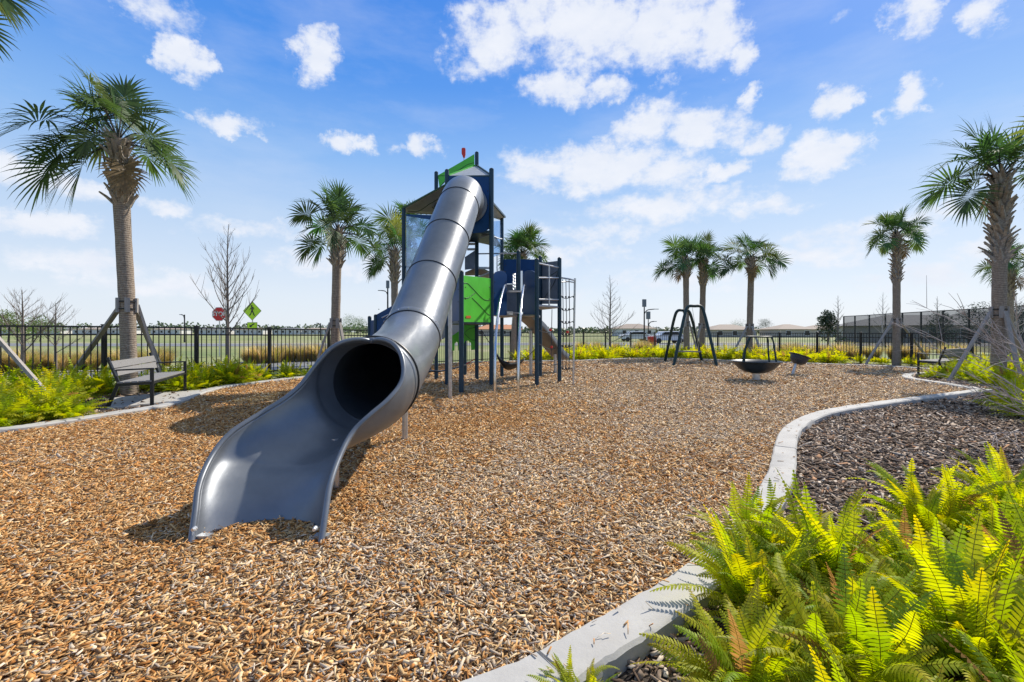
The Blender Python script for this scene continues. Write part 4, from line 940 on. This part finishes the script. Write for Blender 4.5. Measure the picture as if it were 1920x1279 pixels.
bare('bare_tree', 'leafless crape myrtle at the far left beyond the fence', (gx(42, 12.5), 12.5, -.12), zt(535, 12.5), 20, 2.2, 62, .06, 48, .3, 18)
bare('bare_tree', 'small leafless tree just left of the leaning brace', (gx(104, 14), 14, -.12), zt(560, 14), 16, 1.9, 63, .05, 50, .3, 16)
bare('bare_tree', 'leafless tree of level branches between the net and the lamp post', (gx(1144, 30), 30, -.12), zt(512, 30), 44, 2.4, 64, .08, 62, .12, 7, curve=.45)
bare('bare_tree', 'thin bare tree beside the dark evergreen at right', (gx(1571, 33), 33, -.12), zt(551, 33), 24, 1.6, 65, .08, 55, .2, 7)
bare('bare_tree', 'bare sapling just left of the slim palm trunk', (gx(1655, 36), 36, -.12), zt(545, 36), 22, 2.0, 66, .07, 50, .2, 7, M['twig'])
bare('bare_tree', 'bare tree in front of the court netting, right of the slim palm', (gx(1757, 30), 30, -.12), zt(552, 30), 18, 1.6, 67, .07, 50, .25, 7)
bare('bare_tree', 'bare twiggy tree at the right edge beyond the fence', (gx(1905, 19), 19, -.12), zt(545, 19), 18, 2.2, 68, .06, 60, .3, 9, M['twig'])
# twiggy shrub reaching in from the right
sh = thing('bare_shrub', 'leafless pale-twigged shrub reaching in from the right edge', 'shrub', (6.3, 5.2, 0)); rg = random.Random(5); tw = MB(); st_ = MB()
for k in range(22):
    p = Vector((6.3+rg.uniform(-.15, .15), 5.2+rg.uniform(-.25, .25), rg.uniform(0, .9))); L = rg.uniform(1.0, 1.9); e = math.radians(rg.uniform(14, 75)); a = math.radians(180+rg.uniform(-60, 60))
    d = Vector((math.cos(a)*math.cos(e), math.sin(a)*math.cos(e), math.sin(e))); ps = [p.copy()]
    for s in range(9):
        d = (d+Vector((rg.uniform(-.13, .13), rg.uniform(-.13, .13), rg.uniform(-.10, .06)))).normalized(); p = p+d*L/9; ps.append(p.copy())
    st_.tube(crom(ps, 2), [.0075*(1-.75*j/18) for j in range(19)], 5, False)
    for f_ in range(12):
        j = rg.randrange(3, 9); b2 = ps[j]; d2 = (ps[j]-ps[j-1]).normalized()+Vector((rg.uniform(-.7, .7), rg.uniform(-.7, .7), rg.uniform(-.5, .6))); d2.normalize(); l2 = rg.uniform(.15, .5)
        tw.tube([b2, b2+d2*l2*.5, b2+d2*l2+Vector((0, 0, -.04))], [.0032, .0025, .0015], 4, False)
st_.build('stems', M['twig'], sh); tw.build('twigs', M['twig'], sh)

# ------------------------------------------------------------------ leafy far trees, treeline
def leafcloud(mb, c, r, n, size, rg, col, sq=.8):
    for _ in range(n):
        while True:
            v = Vector((rg.uniform(-1, 1), rg.uniform(-1, 1), rg.uniform(-1, 1)))
            if .2 < v.length < 1: break
        p = Vector(c)+Vector((v.x*r, v.y*r, v.z*r*sq)); a = Vector((rg.uniform(-1, 1), rg.uniform(-1, 1), rg.uniform(-1, 1))).normalized(); b = a.orthogonal().normalized(); s = size*rg.uniform(.6, 1.3); k = rg.uniform(.6, 1.4)
        mb.add([p-a*s, p+b*s*.6, p+a*s, p-b*s*.6], [(0, 1, 2, 3)], (col[0]*k, col[1]*k, col[2]*k))
def leafy(label, base, h, seed, col, w=1.4, group=None):
    rg = random.Random(seed); base = Vector(base); r = thing('leafy_tree', label, 'tree', base, group)
    MB().tube([base-Vector((0, 0, .1)), base+Vector((.05*w, 0, h*.5)), base+Vector((0, 0, h*.9))], [.1, .07, .02], 6).build('trunk', M['bark'], r)
    cr = MB()
    for k in range(22):
        t_ = rg.uniform(.25, 1); rr2 = w*(1.15-t_)*1.0; a = rg.uniform(0, 6.28); leafcloud(cr, base+Vector((math.cos(a)*rr2*rg.uniform(.2, 1), math.sin(a)*rr2*rg.uniform(.2, 1), h*t_)), w*.32, 110, .09, rg, col)
    cr.build('crown', M['grassblade'], r)
leafy('dark evergreen tree beyond the fence behind the back kerb', (gx(1552, 38), 38, -.12), zt(585, 38), 71, (.03, .05, .02), 1.5)
leafy('low dark bushy tree right of the evergreen, before the court', (gx(1762, 48), 48, -.12), zt(588, 48), 72, (.035, .055, .02), 2.2)
leafy('low dark bushy tree behind the big right trunk', (gx(1835, 50), 50, -.12), zt(575, 50), 73, (.035, .05, .02), 4.2)
leafy('low dark bushy tree at the far right edge', (gx(1915, 42), 42, -.12), zt(580, 42), 74, (.03, .05, .02), 3.6)
leafy('spring-green tree at the left edge beyond the field', (gx(15, 60), 60, -.12), zt(592, 60), 75, (.14, .20, .04), 4.0)
leafy('pale green tree beyond the fence at the far left behind the bare trees', (gx(75, 66), 66, -.12), zt(598, 66), 76, (.13, .19, .05), 4.0)
leafy('thin green tree on the skyline left of the slide', (gx(655, 150), 150, -.12), zt(592, 150), 77, (.10, .16, .05), 5)
leafy('second thin green tree on the skyline left of the slide', (gx(672, 160), 160, -.12), zt(597, 160), 78, (.10, .16, .05), 5)
leafy('light green tree on the skyline behind the dish spinner', (gx(1383, 140), 140, -.12), zt(603, 140), 79, (.11, .15, .06), 6)
leafy('grey-green tree on the skyline right of the spinner', (gx(1435, 140), 140, -.12), zt(602, 140), 80, (.06, .08, .05), 5)
tl = MB(); rg = random.Random(9)
for k in range(330):
    a = math.radians(-54+108*(k+rg.random())/330); D_t = rg.uniform(330, 400); x = math.tan(a)*D_t
    if abs(x) > 540: continue
    hh = rg.uniform(3.5, 7)*(1.25 if x < 0 else .8)
    leafcloud(tl, (x, D_t, hh*.5), hh*.75, 46, 1.1, rg, rg.choice([(.07, .10, .05), (.10, .14, .06), (.13, .15, .10)]), .75)
tag(tl.build('treeline', M['grassblade']), 'far hazy row of woods along the horizon', 'treeline', None, 'stuff')
# ornamental grass clumps beyond the fence
def tuft(seed, n, h, cols_):
    rg = random.Random(seed); mb = MB()
    for _ in range(n):
        a = rg.uniform(0, 6.28); r = rg.uniform(0, .16); p = Vector((math.cos(a)*r, math.sin(a)*r, 0)); o_ = rg.uniform(.1, .75); L = h*rg.uniform(.6, 1.1); dd = Vector((math.cos(a)*o_, math.sin(a)*o_, 1)).normalized(); sd2 = Vector((-math.sin(a), math.cos(a), 0))*.006
        q = p+dd*L*.5; q2 = q+(dd+Vector((math.cos(a)*.3, math.sin(a)*.3, -.35))).normalized()*L*.5; c = rg.choice(cols_); mb.add([p-sd2, p+sd2, q-sd2, q+sd2, q2], [(0, 1, 3, 2), (2, 3, 4)], c)
    o = mb.build('tuft', M['grassblade']); me = o.data; bpy.data.objects.remove(o); return me
gt = [tuft(i, 420, .85, [(.36, .30, .09), (.42, .30, .12), (.22, .25, .05), (.50, .38, .2)]) for i in range(3)]
gi = 0
for (x0, x1, Ya, Yb, nn_) in ((-18.5, -13.2, 15.2, 19.0, 34), (-12.0, -6.5, 20.5, 24, 40), (13.5, 22, 26.5, 22, 36), (2.0, 9.5, 30, 31, 18)):
    for k in range(nn_):
        t_ = R_.random(); x = x0+(x1-x0)*t_; y = Ya+(Yb-Ya)*t_+R_.uniform(-.8, .8)
        o = bpy.data.objects.new('grass_clump', gt[gi % 3]); gi += 1; C.objects.link(o); o.location = (x, y, -.12); o.rotation_euler.z = R_.uniform(0, 6.28); s = R_.uniform(.8, 1.25); o.scale = (s, s, s)
        tag(o, 'golden ornamental grass clump beyond the fence '+('at the far left behind the bare trees' if x < -13 else 'behind the crossing sign' if x < -6 else 'behind the swing and net' if x < 11 else 'before the court netting'), 'grass clump', 'ornamental grasses beyond the fence')

# ------------------------------------------------------------------ signs, lamps
def sign_post(root, c, top): MB().box(((c.x, c.y+.03, (top-.12)/2)), (.05, .03, top+.12)).build('pole', M['steel'], root)
def text_part(body, size, loc, mat, parent, name='lettering', bold=.01):
    cu = bpy.data.curves.new(name, 'FONT'); cu.body = body; cu.size = size; cu.extrude = .004; cu.align_x = 'CENTER'; cu.align_y = 'CENTER'; cu.offset = bold
    o = bpy.data.objects.new(name, cu); scn.collection.objects.link(o); dg = bpy.context.evaluated_depsgraph_get(); me = bpy.data.meshes.new_from_object(o.evaluated_get(dg)); bpy.data.objects.remove(o)
    me.materials.clear(); me.materials.append(mat); x = bpy.data.objects.new(name, me); C.objects.link(x); x.parent = parent; x.rotation_euler = (math.pi/2, 0, 0); x.location = Vector(loc)-wloc(parent); return x
Y = 26; c = W(411, 589, Y); ss_ = thing('stop_sign', 'red octagonal stop sign on a pole beyond the fence', 'sign', (c.x, Y, -.12)); sign_post(ss_, c, c.z+.35)
octp = lambda r: [Vector((c.x+r*math.cos(math.radians(22.5+45*k)), 0, c.z+r*math.sin(math.radians(22.5+45*k)))) for k in range(8)]
fc = MB().prism([p+Vector((0, Y, 0)) for p in octp(.43)], .006).build('border', M['white'], ss_)
MB().prism([p+Vector((0, Y-.008, 0)) for p in octp(.395)], .006).build('sign_face', M['signr'], ss_)
text_part('STOP', .34, (c.x, Y-.018, c.z), M['white'], ss_)
Y = 27; c = W(473, 583, Y); ps_ = thing('crossing_sign', 'lime diamond pedestrian crossing sign with an arrow plate below', 'sign', (c.x, Y, -.12)); sign_post(ps_, c, c.z+.3)
dm = lambda r, y: [Vector((c.x+r, y, c.z)), Vector((c.x, y, c.z+r*1.05)), Vector((c.x-r, y, c.z)), Vector((c.x, y, c.z-r*1.05))]
MB().prism(dm(.55, Y), .006).build('border', M['black'], ps_); MB().prism(dm(.525, Y-.008), .006).build('sign_face', M['signy'], ps_)
k_ = .40; figp = lambda L: [Vector((c.x+x*k_, Y-.016, c.z+z*k_)) for x, z in L]
fig = MB(); fig.tube([Vector((c.x-.03, Y-.014, c.z+.29)), Vector((c.x-.03, Y-.02, c.z+.29))], .05, 12)
fig.prism(figp([(-.05, .60), (.12, .58), (.30, .40), (.26, .12), (.20, .14), (.20, .34), (.12, .42), (.10, .10), (.25, -.30), (.40, -.72), (.26, -.74), (.10, -.38), (0, -.12), (-.12, -.42), (-.34, -.74), (-.46, -.66), (-.22, -.32), (-.12, .10), (-.10, .38), (-.20, .30), (-.34, .10), (-.40, .16), (-.26, .42)]), .006)
fig.build('walking_figure', M['black'], ps_)
c2_ = W(473, 610, Y); MB().box((c2_.x, Y-.0, c2_.z), (.60, .006, .36)).build('border', M['black'], ps_); MB().box((c2_.x, Y-.008, c2_.z), (.56, .006, .32)).build('arrow_plate', M['signy'], ps_)
ar = MB(); ar.prism([Vector((c2_.x+x*.24, Y-.016, c2_.z+z*.24)) for x, z in [(-.65, -.45), (-.6, .15), (-.38, -.02), (.45, .52), (.62, .32), (-.18, -.20), (.0, -.42)]], .006); ar.build('arrow', M['black'], ps_)
def lamp(label, px, Y, topy, arm, solar):
    b = Vector((gx(px, Y), Y, -.12)); t_ = zt(topy, Y); r = thing('street_lamp', label, 'street lamp', b, 'street lamps'); s = Y/45
    MB().tube([b, (b.x, b.y, t_)], [.09*s**.5, .06*s**.5], 10).build('pole', M['black'], r, smooth=True)
    if solar: MB().box((b.x, b.y, t_+.35*s), (.30*s, .30*s, .75*s), .4).build('solar_panel', M['greygel'], r, bevel=.02)
    ah = t_-.25*s if solar else t_
    pts = crom([(b.x, b.y, ah-.5*s), (b.x+arm*.3, b.y, ah-.1*s), (b.x+arm, b.y, ah)], 4); MB().tube(pts, .045*s, 8).build('arm', M['black'], r, smooth=True)
    MB().box((b.x+arm*1.15, b.y, ah+.0), (abs(arm)*.55, .18, .06*s)).build('lamp_head', M['greygel'], r, bevel=.01)
lamp('lamp post with a box solar panel and curved arm right of the bare tree', 1208, 50, 575, 1.1, True)
lamp('shorter far lamp post behind the solar lamp', 1215.5, 100, 598, 1.3, True)
lamp('dark solar lamp post left of the tube slide beside the far palm', 727, 34, 540, -.5, True)
lamp('slim lamp post left of the stop sign', 346, 60, 590, -.45, False)
lamp('far slim lamp post left of the second palm', 601, 75, 606, -.5, False)

# ------------------------------------------------------------------ houses, cars, court netting
def house(label, x, y, w, d, hw, hr, wall, roof, rz=0):
    r = thing('house', label, 'house', (x, y, -.12)); m = Matrix.Rotation(rz, 3, 'Z'); c = Vector((x, y, -.12))
    q = lambda a, b, z: c+m@Vector((a, b, z))
    MB().box(q(0, 0, hw/2), (w, d, hw), rz).build('wall', wall, r)
    e = .5; b1 = [q(-w/2-e, -d/2-e, hw), q(w/2+e, -d/2-e, hw), q(w/2+e, d/2+e, hw), q(-w/2-e, d/2+e, hw)]; t0, t1 = q(-w/2+d*.42, 0, hw+hr), q(w/2-d*.42, 0, hw+hr)
    mm = MB(); mm.add([p+Vector((0, 0, .02)) for p in b1]+[t0, t1], [(0, 1, 5, 4), (1, 2, 5), (2, 3, 4, 5), (3, 0, 4), (3, 2, 1, 0)]); mm.build('roof', roof, r)
    nw = max(2, int(w/3.5))
    for i in range(nw):
        a = -w/2+(i+.5)*w/nw; f = MB().box(q(a, -d/2-.03, hw*.55), (1.3, .06, 1.3), rz).build('window', M['white'], r); MB().box(q(a, -d/2-.07, hw*.55), (1.1, .04, 1.1), rz).build('pane', M['dark'], f)
house('cream house with tan hip roof behind the bare tree and lamp post', gx(1187, 150), 150, 12, 9, 2.4, 1.6, M['wallw'], M['rooft'])
house('long low house with tan roof behind the swing frame', gx(1362, 118), 118, 11, 9, 1.9, 1.4, M['wallt'], M['rooft'])
house('tan-roofed house on the skyline right of the spinner', gx(1475, 115), 115, 9, 9, 2.0, 1.3, M['wallt'], M['rooft'])
house('tan-roofed house left of the dark evergreen', gx(1532, 130), 130, 9, 9, 2.0, 1.3, M['wallt'], M['rooft'])
house('house with orange tiled roof seen between the tower legs', gx(935, 150), 150, 15, 9, 2.2, 1.5, M['wallt'], M['roofo'])
house('wide grey-roofed house behind the court netting', gx(1720, 62), 62, 16, 9, 2.2, 1.5, M['wallt'], M['roofg'])
house('grey-roofed house at the far right behind the netting', gx(1880, 62), 64, 14, 9, 2.3, 1.9, M['wallt'], M['roofg'])
for i, (px, lab) in enumerate([(20, 'white house at the far left edge across the field'), (95, 'white house across the field behind the bare crape myrtle'), (165, 'white house across the field left of the big palm'), (215, 'white house right behind the big palm trunk'), (300, 'white house across the field right of the big palm'), (385, 'white house across the field behind the stop sign'), (450, 'white house across the field under the crossing sign'), (520, 'white house across the field right of the crossing sign'), (575, 'white house across the field left of the second palm')]):
    house(lab, gx(px, 230), 230+i*2, 15, 9, 2.6, .9, M['wallw'], M['roofg'] if i % 2 else M['rooft'])
def car(label, x, y, rz, wrapper=None):
    r = thing('parked_car', label, 'car', (x, y, -.1), 'cars beyond the fence'); m = Matrix.Rotation(rz, 3, 'Z'); c = Vector((x, y, -.1)); q = lambda a, b, z: c+m@Vector((a, b, z))
    side = [(-2.2, .35), (-2.2, .85), (-1.9, .95), (-1.2, 1.0), (-.7, 1.42), (1.1, 1.45), (1.75, 1.0), (2.15, .9), (2.2, .35)]
    mm = MB(); k = len(side); vs = [q(a, -.88, z) for a, z in side]+[q(a, .88, z) for a, z in side]; mm.add(vs, [tuple(range(k)), tuple(range(2*k-1, k-1, -1))]+[(i, k+i, k+(i+1) % k, (i+1) % k) for i in range(k)]); mm.build('body', M['carw'], r, bevel=.06)
    for s in (-1, 1): MB().prism([q(a, s*.885, z) for a, z in [(-1.0, 1.02), (-.62, 1.36), (1.02, 1.38), (1.5, 1.02)]], .02).build('window', M['dark'], r)
    for a in (-1.35, 1.35):
        for s in (-1, 1): MB().tube([q(a, s*.70, .32), q(a, s*.92, .32)], .32, 16).build('wheel', M['black'], r)
car('white parked car beyond the fence left of the swing frame', gx(1250, 55), 55, .1)
car('white parked car farther off beside the lamp post', gx(1190, 66), 66, .1)
cn = thing('court_netting', 'tall dark mesh fence of a sports court beyond the right fence', 'fence', (gx(1582, 40), 40, -.12))
cpos = [Vector((gx(px, Y_), Y_, -.12)) for px, Y_ in ((1582, 44), (1603, 42.5), (1630, 40.5), (1660, 38), (1692, 36), (1727, 34), (1768, 32), (1817, 30), (1880, 27.5), (1960, 25))]
t = NT('netting'); d1 = t.n('ShaderNodeBsdfDiffuse'); d1.inputs[0].default_value = (.05, .055, .06, 1); tp = t.n('ShaderNodeBsdfTransparent'); ms = t.n('ShaderNodeMixShader'); ms.inputs[0].default_value = .38
t.l(tp.outputs[0], ms.inputs[1]); t.l(d1.outputs[0], ms.inputs[2]); t.l(ms.outputs[0], t.o.inputs[0]); M['net'] = t.m
for i, p in enumerate(cpos):
    hh = 2.9; MB().tube([p, p+Vector((0, 0, hh))], .06, 8).build('post', M['black'], cn)
    if i: q = cpos[i-1]; MB().prism([p+Vector((0, 0, .1)), q+Vector((0, 0, .1)), q+Vector((0, 0, hh)), p+Vector((0, 0, hh))], .01).build('mesh_panel', M['net'], cn); MB().tube([p+Vector((0, 0, hh)), q+Vector((0, 0, hh))], .03, 6).build('rail', M['black'], cn)
rb = thing('red_marker', 'small red and white marker post beyond the fence left of the swing', 'marker', (gx(1222, 32), 32, -.12))
MB().tube([(gx(1222, 32), 32, -.12), (gx(1222, 32), 32, .35)], .16, 10).build('base', M['white'], rb); MB().box((gx(1222, 32), 32, .65), (.55, .3, .62)).build('top', M['red'], rb, bevel=.05)
print('objects', len(bpy.data.objects), 'verts', sum(len(o.data.vertices) for o in bpy.data.objects if o.type == 'MESH'))
